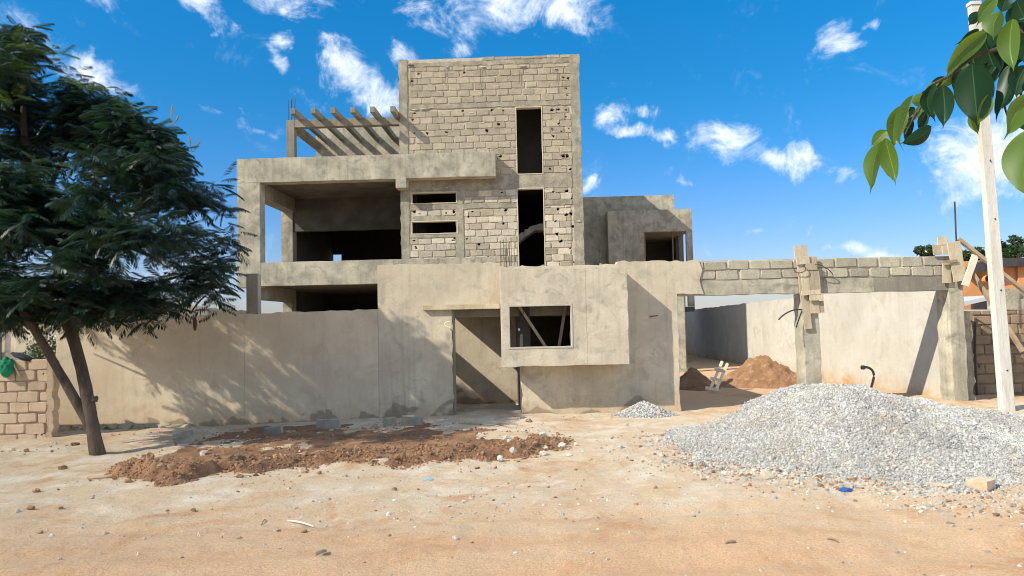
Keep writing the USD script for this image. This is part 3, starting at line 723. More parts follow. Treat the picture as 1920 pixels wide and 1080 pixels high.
# rear annex on the right
VA, VAB = 7.2, 6.2
an = R(1060, 368, 1269, 520, VA)
part(house, 'annex_wall', H_.slab(sbox(tr_ + .002, GZ, an[2], H_.W(1180, 367.5, VA)).difference(sbox(H_.U(1170, 460, VA), 1.5, an[2] + 1, H_.W(1250, 425, VA))), VA, .25), 'concrete')
ab = R(1139, 393, 1301, 520, VAB)
atop = H_.W(1220, 393.5, VAB)
op = R(1207, 434, 1290, 540, VAB)
optop = H_.W(1248, 434, VAB)
ap = sbox(ab[0], 2.2, ab[2], atop).difference(sbox(op[0], 2.1, op[2], optop))
part(house, 'annex_box', H_.slab(ap, VAB, .2), 'concrete')
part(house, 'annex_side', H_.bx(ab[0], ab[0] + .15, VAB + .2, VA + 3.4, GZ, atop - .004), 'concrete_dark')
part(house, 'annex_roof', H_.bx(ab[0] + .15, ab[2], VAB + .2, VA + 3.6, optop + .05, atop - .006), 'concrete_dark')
part(house, 'annex_back', H_.bx(ab[0] + .15, H_.U(1266, 460, VA + 3.4), VA + 3.4, VA + 3.6, 2.2, optop + .05), 'shaded_interior')
part(house, 'annex_floor', H_.bx(ab[0], ab[2], VAB + .002, VA + 3.6, 2.0, 2.19), 'shaded_interior')
part(house, 'annex_side', H_.bx(ab[2] - .15, ab[2], VAB + 2.75, VA + 3.6, 2.19, optop + .05), 'shaded_interior')
part(house, 'annex_column', H_.bx(H_.U(1272, 460, VA + 1.3) - .02, H_.U(1279, 460, VA + 1.3), VA + 1.2, VA + 1.4, 2.19, optop + .05), 'concrete_dark')
for x, v_ in ((1209.5, VAB + .25), (1262, VAB + .5), (1281, VA + .8)):
    a = H_.uw(x, 470, v_)[0]
    part(house, 'prop', H_.bx(a - .022, a + .022, v_, v_ + .045, 2.19, optop + .05), 'wood_brown')
# mortar lumps and dangling binding wires under the upper tie beam
for k, (x, y, s) in enumerate([(770, 121, 1.2), (838, 126, 1), (905, 126, 1.5), (980, 125, 1.7), (1042, 129, .7), (795, 205, 2.2), (780, 206, 1.4), (1085, 415, 1.2)]):
    c_ = H_.pt(*[np.array(q) for q in (H_.U(x, y), -.02, H_.W(x, y))])
    v, f = rock(.05, 900 + k, .6, 2, .2); v = v * np.array([1.6 * s, .7, .8]) + c_
    part(house, 'mortar_lump', (v, f), 'stone_white', smooth=True)
for k, (x, y, h) in enumerate([(834, 130, 28), (900, 128, 32), (973, 132, 26), (1044, 133, 24), (770, 120, 40)]):
    a = H_.pt(*[np.array(q) for q in (H_.U(x, y), -.05, H_.W(x, y))]); b = H_.pt(*[np.array(q) for q in (H_.U(x, y + h), -.045, H_.W(x, y + h))])
    part(house, 'binding_wire', tube(smoothpath([a, (a + b) / 2 + [.02, 0, 0], b], 3), .008, 4), 'steel')
# starter bars of a column beside the slit
for k, x in enumerate([938, 944, 949, 955]):
    a = H_.pt(*[np.array(q) for q in (H_.U(x, 452), -.10, H_.W(x, 452))]); b = H_.pt(*[np.array(q) for q in (H_.U(x + 2, 510), -.10, H_.W(x + 2, 510))])
    part(house, 'rebar', tube([b, a + [0, 0, .05 * (k % 3)]], .009, 4), 'steel')

# ------------------------------------------------------------------ street front: the gatehouse
gate_house = thing('gatehouse', 'plastered grey street front with a doorway and a projecting box window', 'gatehouse', FF.pt(np.array(-1.), np.array(0.), np.array(0.)))
F = FF
door = (F.U(849, 680), F.W(900, 578.5), F.U(979, 740))
g_l, g_r = F.U(708, 540), F.U(1272.5, 660)
ext_r = F.U(1316, 520)
z_top_l = F.W(820, 494.5); z_mid = F.W(1050, 498); z_top_r = F.W(1240, 489)
z_gate_bot = F.W(1300, 551)
wl2 = F.U(938, 500); wr2 = F.U(1156, 490)
outline = Polygon([(g_l, GZ), (g_r, GZ), (g_r, z_gate_bot), (ext_r + .03, z_gate_bot), (ext_r - .05, z_gate_bot + .25), (ext_r + .02, z_gate_bot + .45), (ext_r - .05, z_top_r - .01), (wr2 + .02, z_top_r), (wr2, z_mid), (wl2, z_mid), (wl2 - .002, z_top_l), (g_l, z_top_l)])
dh = sbox(door[0], GZ - 1, door[2], door[1])
winr = R(954, 574, 1073, 650, -.50, F)
wh = sbox(winr[0] - .05, winr[1] - .05, winr[2] + .05, winr[3] + .05)
facade = rough(outline.difference(dh).difference(wh), .010, .11, 50, lambda u, w: abs(u - g_l) < .02)
part(gate_house, 'facade_wall', F.slab(facade, 0, .22), 'plaster_facade')
# projecting box: front panel in two pours, cheeks, top and bottom
VX = -.50
bxr = R(937.5, 503, 1180.5, 685, VX, F)
bz0, bz1 = F.W(1060, 685.5, VX), F.W(1060, 503, VX)
js = F.U(1100, 600, VX)
p1 = sbox(bxr[0], bz0, js - .0012, bz1).difference(sbox(*winr)); p2 = sbox(js + .0012, bz0, bxr[2], bz1)
wb = part(gate_house, 'box_window', F.slab(rough(p1, .0045, .12, 51, lambda u, w: abs(u - js) < .02), VX, .12), 'plaster_box')
part(wb, 'front_panel', F.slab(rough(p2, .0045, .12, 52, lambda u, w: abs(u - js) < .02), VX + .001, .12), 'plaster_box')
part(wb, 'joint', F.bx(js - .004, js + .004, VX + .02, VX + .12, bz0 + .01, bz1 - .01), 'concrete_dark')
part(wb, 'cheek', F.bx(bxr[0] + .003, bxr[0] + .12, VX + .12, -.002, bz0 + .003, bz1 - .003), 'plaster_box')
part(wb, 'cheek', F.bx(bxr[2] - .12, bxr[2] - .003, VX + .12, -.002, bz0 + .003, bz1 - .003), 'plaster_box')
part(wb, 'box_top', F.bx(bxr[0] + .12, bxr[2] - .12, VX + .12, -.002, bz1 - .12, bz1 - .005), 'plaster_box')
part(wb, 'box_bottom', F.bx(bxr[0] + .12, bxr[2] - .12, VX + .12, -.002, bz0 + .005, bz0 + .12), 'plaster_box')
fr_ = sbox(*winr).buffer(.02, join_style=2).difference(sbox(*winr).buffer(-.012, join_style=2))
part(wb, 'window_frame', F.slab(fr_, VX - .006, .12), 'plaster_pale')
# plank over the doorway
ln = R(793, 571, 937, 580, -.06, F)
part(gate_house, 'door_lintel', F.bx(ln[0], ln[2], -.075, -.002, F.W(865, 580, -.07), F.W(865, 571, -.07)), 'wood', label='long grey timber lintel over the doorway')
part(gate_house, 'door_jamb', F.bx(door[0] - .002, door[0] + .035, .02, .5, GZ, door[1]), 'concrete_dark')
# the room behind the box window
g2 = F.U(973, 720)
part(gate_house, 'side_wall', F.bx(g2 + .05, g2 + .25, .222, 2.15, GZ, door[1] + .3), 'shaded_interior')
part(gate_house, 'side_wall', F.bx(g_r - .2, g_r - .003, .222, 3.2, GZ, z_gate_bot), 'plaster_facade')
part(gate_house, 'rear_wall', F.bx(g2 + .05, g_r - .01, 3.2, 3.4, GZ, z_mid - .3), 'shaded_interior')
part(gate_house, 'roof_slab', F.bx(F.U(853, 600, 2.2), g_r - .01, .222, 3.6, F.W(853, 597, 2.2), door[1] + .22), 'concrete_dark')  # room roof, stretched over the passage to cast the diagonal shadow
for x, y, t_ in ((832, 655, .09), (838, 682, .045), (846, 722, .06)):  # hidden timbers added to throw shadow bars onto the inner wall
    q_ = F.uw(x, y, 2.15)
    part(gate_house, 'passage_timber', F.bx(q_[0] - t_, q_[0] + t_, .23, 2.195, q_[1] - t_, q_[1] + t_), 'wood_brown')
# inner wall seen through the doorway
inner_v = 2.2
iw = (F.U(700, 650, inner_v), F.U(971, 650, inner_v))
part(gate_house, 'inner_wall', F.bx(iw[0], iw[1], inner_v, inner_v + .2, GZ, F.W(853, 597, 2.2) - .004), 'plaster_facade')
# props and a lamp on its wire, inside the box window
for a, b, mt in (((975, 577), (1023, 650), 'wood'), ((1060, 575), (1048, 650), 'wood_brown')):
    A = F.pt(*[np.array(q) for q in (F.U(*a, .1), .1, F.W(*a, .1))]); B = F.pt(*[np.array(q) for q in (F.U(*b, .1), .1, F.W(*b, .1))])
    d = (B - A); part(gate_house, 'prop', bar(A - d * .15, B + d * .15, .055, .055, (0, 1, 0)), mt)
a = F.pt(*[np.array(q) for q in (F.U(983, 590, -.1), -.1, F.W(983, 578, -.1))]); b = F.pt(*[np.array(q) for q in (F.U(973, 617, -.1), -.1, F.W(973, 617, -.1))])
part(gate_house, 'lamp_wire', tube(smoothpath([a, (a + b) / 2 + [.01, 0, 0], b], 3), .005, 5), 'steel')
v, f = vf(trimesh.creation.icosphere(2, .022)); part(gate_house, 'light_bulb', (v * [1, 1, 1.3] + b - [0, 0, .01], f), 'plastic_white', smooth=True)
# conduit ends: loop at the jamb, stub on the facade
pp = [(846, 612), (838, 604), (834, 608), (842, 614), (849, 618)]
part(gate_house, 'conduit', tube(smoothpath([F.pt(*[np.array(q) for q in (F.U(x, y, -.06), -.06 - .02 * (i % 2), F.W(x, y, -.06))]) for i, (x, y) in enumerate(pp)], 4), .012, 6), 'wood_pale')
a = F.pt(*[np.array(q) for q in (F.U(1219, 594), .01, F.W(1219, 594))]); part(gate_house, 'conduit', tube([a, a + [.02, -.12, .01], a + [.12, -.16, .02]], .013, 6), 'pipe')
for x in (980, 1019, 1128):
    a = F.pt(*[np.array(q) for q in (F.U(x, 497), .08, z_mid)])
    v, f = rock(.05, int(x), .6); part(gate_house, 'mortar_lump', (v + a, f), 'concrete_rough')

# ------------------------------------------------------------------ boundary wall on the left
bw = thing('boundary_wall', 'long plastered boundary wall in dappled tree shade left of the doorway', 'wall', F.pt(np.array(-5.), np.array(0.), np.array(0.)))
w0, w1, w2 = F.U(104.5, 700), F.U(458, 690), g_l - .003
zt0, zt1, zt2 = F.W(110, 599), F.W(458, 589), F.W(706, 579.5)
pa = Polygon([(w0, GZ), (w1 - .0015, GZ), (w1 - .0015, zt1), (w0, zt0)]); pb = Polygon([(w1 + .0015, GZ), (w2, GZ), (w2, zt2), (w1 + .0015, zt1)])
part(bw, 'wall_panel', F.slab(rough(pa, .008, .12, 60, lambda u, w: abs(u - w1) < .02), .004, .2), 'plaster')
part(bw, 'wall_panel', F.slab(rough(pb, .008, .12, 61, lambda u, w: abs(u - w1) < .02 or abs(u - w2) < .02), .004, .2), 'plaster')
part(bw, 'joint', F.bx(w1 - .01, w1 + .01, .03, .18, GZ, zt1 - .03), 'concrete_dark')
cst = R(461, 513, 483, 586, .0, F)
part(bw, 'column_stub', F.bx(cst[0], cst[2], .02, .22, zt1 - .04, cst[3]), 'concrete_dark', label='grey concrete column stub rising above the wall')
# rough footing along the left foot of the wall
ft = []
for k, u in enumerate(np.arange(w0, w1 - 1.0, .22)):
    v, f = rock(.16, 300 + k, .45); ft.append((v + F.pt(np.array(u), np.array(-.04), np.array(ground_z(*F.pt(np.array(u), np.array(-.04), np.array(0.))[:2]) + .01)), f))
part(bw, 'footing', cat_(ft), 'concrete_rough', smooth=40)

# ------------------------------------------------------------------ gateway: columns, beam and two courses of blocks
gw = thing('gateway', 'wide gateway of concrete columns carrying a beam and two courses of grey blocks', 'gateway', F.pt(np.array(6.), np.array(0.), np.array(0.)))
gb0, gb1 = ext_r - .16, F.U(1790, 520)
zb0 = F.W(1550, 549); zb1 = F.W(1550, 521.5); zc = F.W(1550, 483.5)
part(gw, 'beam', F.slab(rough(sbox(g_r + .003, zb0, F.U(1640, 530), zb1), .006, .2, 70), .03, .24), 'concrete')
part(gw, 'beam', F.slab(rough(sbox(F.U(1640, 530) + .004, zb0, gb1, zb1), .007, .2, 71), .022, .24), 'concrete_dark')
core = part(gw, 'block_course', F.bx(gb0, gb1, .055, .23, zb1, zc - .006), 'mortar')
lay_bricks(F, core, 'block', (gb0, zb1 + .004, gb1, zc), [], .055, .03, (zc - zb1) / 2, .432, .024, 'block_gate', seed=77)
for x0, x1, xl, top in ((1509, 1538, 1494, zb0), (1785, 1812, 1759, F.W(1790, 520))):
    u0, u1 = F.U(x0, 640), F.U(x1, 640)
    dpt = .42
    p_ = part(gw, 'column', F.slab(rough(sbox(u0, GZ, u1, top), .008, .14, int(x0)), .012, dpt), 'concrete')
# worm-eaten mortar on the inner face of the right column and by its rear edge
for k in range(16):
    v, f = rock(.045, 400 + k, .8, 1)
    part(gw, 'mortar_lump', (v * [.6, .6, 1.5] + F.pt(np.array(F.U(1812, 640) + .01), np.array(.08 + .02 * (k % 3)), np.array(.1 + .14 * k)), f), 'concrete_rough')
# stub wall between gate column and neighbour
part(gw, 'infill_pier', F.slab(rough(sbox(F.U(1813, 640), GZ, F.U(1830, 640), F.W(1820, 584)), .02, .1, 88), .12, .2), 'concrete_rough')

# formwork boards strapped to the two gate columns
def board(parent, c, w_, h_, tilt, v, mat, th=.028, name='plank'):
    """A board facing the street: centre pixel, size in pixels, lean in degrees, depth."""
    C = F.uw(*c, v); s = 14.0 / FPX
    a = math.radians(tilt); hw, hh = w_ * s / 2, h_ * s / 2
    p = Polygon([(C[0] + x * math.cos(a) - y * math.sin(a), C[1] + x * math.sin(a) + y * math.cos(a)) for x, y in ((-hw, -hh), (hw, -hh), (hw, hh), (-hw, hh))])
    return part(parent, name, F.slab(rough(p, .003, .12, int(c[0] * 7 + c[1])), v, th), mat)


fw = thing('column_formwork', 'bundle of grey formwork boards strapped around the middle gate column', 'formwork', F.pt(np.array(5.6), np.array(-.05), np.array(2.)))
for c, w_, h_, t, v, mt in [((1508, 549), 15, 138, 4.5, -.045, 'wood'), ((1502, 472), 25, 24, 2, -.012, 'wood'), ((1506, 488), 25, 15, 4, -.078, 'wood'), ((1525, 488), 13, 14, -2, -.05, 'wood'), ((1522, 500), 22, 13, 0, -.083, 'wood'),
                            ((1511, 528), 14, 42, 4, -.076, 'wood'), ((1521, 528), 13, 42, 4, -.072, 'wood'), ((1532, 528), 12, 42, 4, -.07, 'wood'), ((1521, 548.5), 36, 9, 4, -.108, 'wood'), ((1531, 557), 26, 12, 3, -.104, 'wood'), ((1528, 575), 18, 25, 1, -.05, 'wood'), ((1541, 575), 9, 23, 2, -.04, 'wood')]:
    board(fw, c, w_, h_, t, v, mt)
def frod(parent, pxs, v, r_, mat='steel', name='rebar', fr=F):
    part(parent, name, tube(smoothpath([fr.pt(*[np.array(q) for q in (fr.U(x, y, v_), v_, fr.W(x, y, v_))]) for (x, y), v_ in zip(pxs, v)], 4), r_, 6), mat)
frod(fw, [(1460, 599), (1473, 588), (1490, 581), (1508, 582)], [-.3, -.2, -.1, 0], .014)
frod(fw, [(1504, 583), (1498, 598), (1493, 614)], [-.02, -.04, -.05], .012)
frod(fw, [(1488, 502), (1503, 511), (1511, 505), (1505, 498)], [-.1, -.13, -.13, -.1], .008)
frod(fw, [(1528, 496), (1545, 500), (1562, 518), (1545, 520)], [-.11, -.1, -.05, -.03], .008)
fw2 = thing('column_formwork', 'loose formwork boards nailed at angles around the right gate column head', 'formwork', F.pt(np.array(8.3), np.array(-.05), np.array(2.)))
for c, w_, h_, t, v, mt in [((1768, 452), 19, 16, 1, -.03, 'wood'), ((1762, 468), 24, 19, 2, -.03, 'wood'), ((1774, 469), 14, 17, 2, -.06, 'wood'), ((1776, 511), 16, 40, -2, -.045, 'wood'), ((1795, 490), 25, 76, 7, -.085, 'wood'), ((1781, 490), 30, 5, 3, -.12, 'wood_brown'), ((1820, 507), 13, 62, -22, -.14, 'wood_pale')]:
    board(fw2, c, w_, h_, t, v, mt)
frod(fw2, [(1790, 378), (1791.5, 415), (1793, 452)], [.1, .1, .1], .016)

# raking timbers on the right
for k, (a, b, va, vb, lab) in enumerate([((1797, 448), (1925, 549), .0, -.5, 'long brown timber raking down from the gate column head past the white pole'), ((1815, 500), (1868, 582), .2, -.1, 'short dark timber raking down behind the white pole from the gate column')]):
    A = F.pt(*[np.array(q) for q in (F.U(*a, va), va, F.W(*a, va))]); B = F.pt(*[np.array(q) for q in (F.U(*b, vb), vb, F.W(*b, vb))])
    d = (B - A) * (.25 if k == 0 else .9)
    single('raking_timber', bar(A, B + d, .06, .085, (0, 1, 0)), 'wood_brown', lab, 'timber')

# ------------------------------------------------------------------ walls of the plot
def plan_wall(p, q, zp, zq, th, mat, name, label, cat='wall', seed=0, side=1):
    p, q = np.array(p, float), np.array(q, float)
    d = q - p; ln_ = np.linalg.norm(d); yaw = math.atan2(d[1], d[0])
    fr = Frame((p[0], p[1], 0), yaw)
    pg = rough(Polygon([(0, GZ), (ln_, GZ), (ln_, zq), (0, zp)]), .01, .4, seed)
    t = thing(name, label, cat, (p[0], p[1], 0))
    part(t, 'wall_panel', fr.slab(pg, 0 if side > 0 else -th, th), mat)
    return t, fr


rwall, rfr = plan_wall((8.45, 37.0), (8.55, 14.75), 2.12, 2.33, .2, 'plaster_pale', 'boundary_wall', 'pale plastered side wall seen through the gateway behind the gravel', seed=5, side=1)
lwall, lfr = plan_wall((-8.35, 14.3), (-10.6, 29.0), 2.40, 2.40, .2, 'plaster', 'boundary_wall', 'shaded side wall running back behind the left tree above the front wall', seed=6, side=-1)
plan_wall((-10.6, 29.2), (8.4, 37.2), 2.3, 2.1, .2, 'plaster', 'boundary_wall', 'rear wall closing the far end of the plot behind the house', seed=8)
# strip of wall standing behind the gatehouse's right corner
a = atY(1277, 620, 24.0)
single('concrete_pier', FH.bx(0, .2, 0, .3, GZ, 2.3) if False else (lambda m_: (m_[0] + np.array([a[0] - .1, 24.0, 0]), m_[1]))(vf(trimesh.creation.box(bounds=[[-.02, 0, GZ], [.24, .3, 2.75]]))), 'concrete', 'slim grey pier standing in the yard just inside the gateway', 'pier')

# ------------------------------------------------------------------ neighbour's block wall on the left
NB = Frame((0, 13.05, 0), .03)
n0, n1 = -10.6, NB.U(100, 750)
nt = NB.W(50, 675)
nbw = thing('block_wall', 'low tan block wall at the far left with green cloth lying on top', 'wall', NB.pt(np.array(-8.), np.array(0.), np.array(0.)))
core = part(nbw, 'wall_core', NB.bx(n0, n1 - .08, .03, .17, GZ, nt - .01), 'mortar_tan')
lay_bricks(NB, core, 'block', (n0, nt - 10 * .182, n1 - .10, nt), [Point(*NB.uw(81, 701)).buffer(.016), Point(*NB.uw(79, 815)).buffer(.018)], .03, .03, .182, .345, .02, 'block_tan', seed=81)
part(nbw, 'end_mortar', NB.slab(rough(sbox(n1 - .11, GZ, n1, nt - .02), .016, .06, 9), .0, .18), 'mortar_tan')
# green cloth and a dark rag on it
pts = []
v, f = vf(trimesh.creation.icosphere(3)); d_ = meshkit.fbm(v * 2.2, 4, 5)[:, None]
c_ = NB.pt(*[np.array(q) for q in (NB.U(17, 688), -.06, NB.W(17, 690))])
single('green_cloth', (v * (0.6 + .8 * d_) * [.12, .10, .17] + c_ + [0, 0, .02], f), 'green_cloth', 'bunched bright green cloth hanging over the low tan block wall', 'cloth', smooth=True)
c2 = NB.pt(*[np.array(q) for q in (NB.U(40, 672), .05, NB.W(40, 672))])
v2 = v * (.6 + .8 * meshkit.fbm(v * 2 + 9, 4, 8)[:, None]) * [.20, .1, .05]
v2[:, 2] += -.35 * v2[:, 0] + .02
single('dark_rag', (v2 + c2, f), 'black_cloth', 'dark rag lying on the low tan block wall beside the green cloth', 'rag', smooth=True)
s0 = NB.pt(*[np.array(q) for q in (NB.U(26, 678), -.04, NB.W(26, 678))]); s1 = NB.pt(*[np.array(q) for q in (NB.U(40, 700), -.05, NB.W(40, 704))])
single('wooden_stick', bar(s0, s1, .02, .02, (0, 1, 0)), 'wood_pale', 'short pale stick leaning from the top of the tan block wall', 'stick')

# neighbour's house behind the tree at the left
nh = thing('neighbour_house', 'grey plastered house behind the low block wall at the far left', 'house', (-13.5, 20, 0))
NH = Frame((0, 20.0, 0), .02)
u1_ = NH.U(78, 640)
part(nh, 'wall', NH.bx(-18.5, u1_, 0, .25, GZ, 2.75), 'plaster_facade')
part(nh, 'plinth', NH.bx(-18.5, u1_ + .02, -.06, -.002, GZ, NH.W(40, 660)), 'concrete_dark')
part(nh, 'roof_edge', NH.bx(-18.6, u1_ + .1, -.12, .5, 2.75, 2.95), 'concrete')
part(nh, 'drain_pipe', tube([NH.pt(*[np.array(q) for q in (NH.U(4, 640), -.08, z)]) for z in (.2, 2.7)], .04, 8), 'pipe')
part(nh, 'side_wall', NH.bx(u1_ + .1, u1_ + 2.2, 3.0, 3.2, GZ, 2.1), 'concrete_dark')
fp = NH.pt(*[np.array(q) for q in (NH.U(69, 640, -2), -2., 0.)])
single('fence_post', (lambda m_: (m_[0] + np.array([fp[0], fp[1], 0]), m_[1]))(vf(trimesh.creation.box(bounds=[[-.0, 0, GZ], [.17, .17, 1.95]]))), 'wood', 'weathered square post standing behind the low block wall by the tree', 'post')

# ------------------------------------------------------------------ right: neighbour's brown block wall, orange house
RB = Frame((0, 15.2, 0), .03)
b0 = RB.U(1826, 650)
rbw = thing('block_wall', 'brown block wall behind the white pole at the right edge', 'wall', RB.pt(np.array(10.), np.array(0.), np.array(0.)))
bt = RB.W(1840, 582)
core = part(rbw, 'wall_core', RB.bx(b0, 13.5, .03, .17, GZ, bt - .01), 'mortar_brown')
lay_bricks(RB, core, 'block', (b0, -.2, 13.2, bt), [Point(*RB.uw(1835, 687)).buffer(.03)], .03, .03, .205, .40, .022, 'block_brown', seed=83)
part(rbw, 'cap_beam', RB.bx(RB.U(1862, 560), 13.5, .01, .2, bt, RB.W(1890, 561)), 'concrete')
part(rbw, 'upper_panel', RB.bx(RB.U(1866, 560), 13.5, .05, .2, RB.W(1890, 561), RB.W(1890, 541)), 'concrete_rough')
frod(rbw, [(1829, 596), (1829, 680), (1834, 760)], [-.02, -.03, -.04], .022, 'steel', 'cable', RB)
frod(rbw, [(1829, 597), (1850, 610), (1880, 634), (1905, 648)], [-.02, -.05, -.04, -.02], .008, 'steel', 'cable', RB)
oh = thing('orange_house', 'orange painted house with a dark roof edge behind the brown block wall', 'house', (13.5, 23, 0))
OH = Frame((0, 22.0, 0), .03)
o0 = OH.U(1803, 540)
part(oh, 'wall', OH.bx(o0, 19, 0, .25, GZ, OH.W(1890, 488)), 'orange_wall')
part(oh, 'wall_pier', OH.bx(OH.U(1905, 520), OH.U(1905, 520) + .35, -.1, -.002, GZ, OH.W(1905, 500)), 'orange_wall')
ro = Polygon([OH.uw(1818, 514, -.3), OH.uw(1858, 506, -.3), OH.uw(1890, 500, -.3), OH.uw(1990, 497, -.3), OH.uw(1990, 480, -.3), OH.uw(1890, 484, -.3), OH.uw(1862, 484, -.3), OH.uw(1826, 496, -.3)])
part(oh, 'roof', OH.slab(ro, -.3, 4.0), 'roof_dark')
a = OH.pt(*[np.array(q) for q in (OH.U(1840, 525), 0., OH.W(1840, 525))])
part(oh, 'pipe_end', tube([a + [0, .05, 0], a + [0, -.35, .02]], .11, 12, cap=False), 'orange_wall')
a = atY(1853, 472, 23.5); part(oh, 'chimney', tube([a - [0, 0, 1.], a + [0, 0, .15]], .08, 10), 'plastic_white')
a = OH.uw(1806, 556, -3.2); b = OH.uw(1864, 548, -3.2)
sh = Polygon([OH.uw(1800, 567, -3.2), OH.uw(1866, 553, -3.2), OH.uw(1866, 560, -3.2), OH.uw(1800, 575, -3.2)])
lean = thing('shed_roof', 'pale sheet metal lean-to roof between the gate column and the white pole', 'roof', (12, 19, 0))
part(lean, 'sheet', OH.slab(sh, -3.2, 3.1), 'roof_sheet')
part(lean, 'edge_bar', OH.slab(Polygon([OH.uw(1800, 580.5, -3.3), OH.uw(1866, 580.5, -3.3), OH.uw(1866, 583, -3.3), OH.uw(1800, 583, -3.3)]), -3.3, .1), 'roof_sheet')
part(lean, 'shadowed_wall', OH.bx(OH.U(1800, 570), OH.U(1875, 570), -.6, -.5, GZ, OH.W(1830, 560)), 'roof_dark')  # near-black colour stands in for the shade below the sheet


# ------------------------------------------------------------------ trees beyond
def leaf_blob(centres, n_, size, seed, mat):
    r = np.random.default_rng(seed)
    V, F_ = [], []
    for (c, rad) in centres:
        p = r.normal(size=(n_, 3)); p /= np.linalg.norm(p, axis=1, keepdims=True)
        p = p * (r.uniform(.25, 1, (n_, 1)) ** .5) * rad * (1 + .25 * r.normal(size=(n_, 1))) + c
        a = r.normal(size=(n_, 3)); a /= np.linalg.norm(a, axis=1, keepdims=True)
        b = np.cross(a, r.normal(size=(n_, 3))); b /= np.linalg.norm(b, axis=1, keepdims=True)
        s = size * r.uniform(.6, 1.3, (n_, 1))
        q = np.stack([p - a * s, p + b * s * .45, p + a * s, p - b * s * .45], 1).reshape(-1, 3)
        i = np.arange(n_)[:, None] * 4 + sum(len(x) for x in V)
        V.append(q); F_ += [np.hstack([i, i + 1, i + 2]), np.hstack([i, i + 2, i + 3])]
    return np.vstack(V), np.vstack(F_)


for k, (px, py, Y, rad, lab) in enumerate([(1738, 474, 38, .36, 'small round tree crown peeping over the gate beam at its right end'), (1828, 480, 40, .42, 'bushy tree behind the right gate column and raking timber'), (1890, 474, 36, .6, 'feathery tree top right of the white pole above the dark roof')]):
    c_ = atY(px, py, Y); r = np.random.default_rng(60 + k)
    t = thing('tree', lab, 'tree', (c_[0], Y, 0), 'trees far beyond the gate' if False else None)
    cs = [(c_ + r.normal(0, rad * .55, 3) * [1, 1, .6], rad * r.uniform(.35, .6)) for _ in range(14)] + [(c_ - [0, 0, rad * 1.1], rad * .9)]
    part(t, 'crown', leaf_blob(cs, 220, .10, 70 + k, 'far_leaf'), 'far_leaf')
    part(t, 'trunk', tube(smoothpath([(c_[0] + .2, Y, -.3), (c_[0], Y, c_[2] * .6), c_], 3), [.16] * 4 + [.1] * 3, 7), 'bark')
c_ = atY(97, 650, 16.0)
t = thing('shrub', 'pale leafy shrub between the two tree stems behind the walls', 'shrub', (c_[0], 16.0, 0))
r = np.random.default_rng(5)
part(t, 'leaves', leaf_blob([(c_ + r.normal(0, .2, 3), .2) for _ in range(8)], 90, .05, 6, 'far_leaf'), 'far_leaf')
part(t, 'stem', tube([(c_[0], 16.0, -.3), c_], [.03, .015], 6), 'bark')

# ------------------------------------------------------------------ the shade tree at the left
tb = onground(181, 853, ground_z(-5.7, 10.1))
TX, TY = tb[0], tb[1]
tree = thing('shade_tree', 'leaning two stemmed shade tree with dark feathery leaves in front of the wall', 'tree', (TX, TY, tb[2]))


def P(px, py, Y):
    return atY(px, py, Y)


trunk = smoothpath([P(186, 866, TY), P(176, 815, TY), P(163, 742, TY + .05), P(146, 665, TY + .15), P(126, 600, TY + .3), P(112, 520, TY + .5), P(104, 450, TY + .6), P(84, 390, TY + .7), P(60, 330, TY + .8), P(44, 220, TY + .9), P(42, 90, TY + 1.0)], 5)
part(tree, 'trunk', tube(trunk, np.interp(np.linspace(0, 1, len(trunk)), [0, .06, .2, .5, .8, 1], [.12, .092, .085, .075, .045, .014]), 12, .035, 1), 'bark', smooth=True)
BR = [[(170, 800), (150, 765), (118, 710), (84, 650), (52, 600), (22, 560), (-40, 490), (-90, 390)], [0, 0, -.05, -.1, -.15, -.2, -.3, -.4], [.075, .068, .06, .056, .052, .045, .03, .013]], \
     [[(128, 605), (150, 560), (170, 500), (178, 420), (182, 330), (205, 220)], [.3, .35, .4, .5, .6, .7], [.06, .055, .05, .045, .03, .012]], \
     [[(165, 520), (195, 490), (225, 440), (262, 400), (330, 360)], [.4, .5, .7, .9, 1.1], [.045, .04, .035, .025, .01]], \
     [[(135, 590), (190, 560), (250, 540), (330, 520), (400, 490)], [.3, .6, .9, 1.1, 1.2], [.04, .035, .03, .02, .008]], \
     [[(112, 520), (98, 420), (94, 360), (118, 300), (150, 200)], [.5, .7, .9, 1.1, 1.3], [.045, .04, .035, .025, .01]], \
     [[(60, 330), (20, 280), (-30, 240), (-90, 200)], [.8, 1.0, 1.2, 1.4], [.035, .03, .02, .01]], \
     [[(100, 450), (30, 430), (-30, 420), (-110, 390)], [.6, .9, 1.4, 1.9], [.04, .035, .025, .01]], \
     [[(178, 420), (230, 350), (290, 300), (350, 300)], [.5, .9, 1.3, 1.7], [.035, .03, .02, .008]], \
     [[(126, 600), (90, 540), (30, 520), (-60, 510)], [.3, .9, 1.5, 2.0], [.04, .035, .025, .01]]
for k, (pp, dy, rr) in enumerate(BR):
    q = smoothpath([P(x, y, TY + d) for (x, y), d in zip(pp, dy)], 4)
    part(tree, 'branch', tube(q, np.interp(np.linspace(0, 1, len(q)), np.linspace(0, 1, len(rr)), rr), 9, .03, 20 + k), 'bark', smooth=True)
# knot on the trunk
v, f = rock(.05, 55, .9); part(tree, 'knot', (v + P(177, 748, TY - .02), f), 'bark')


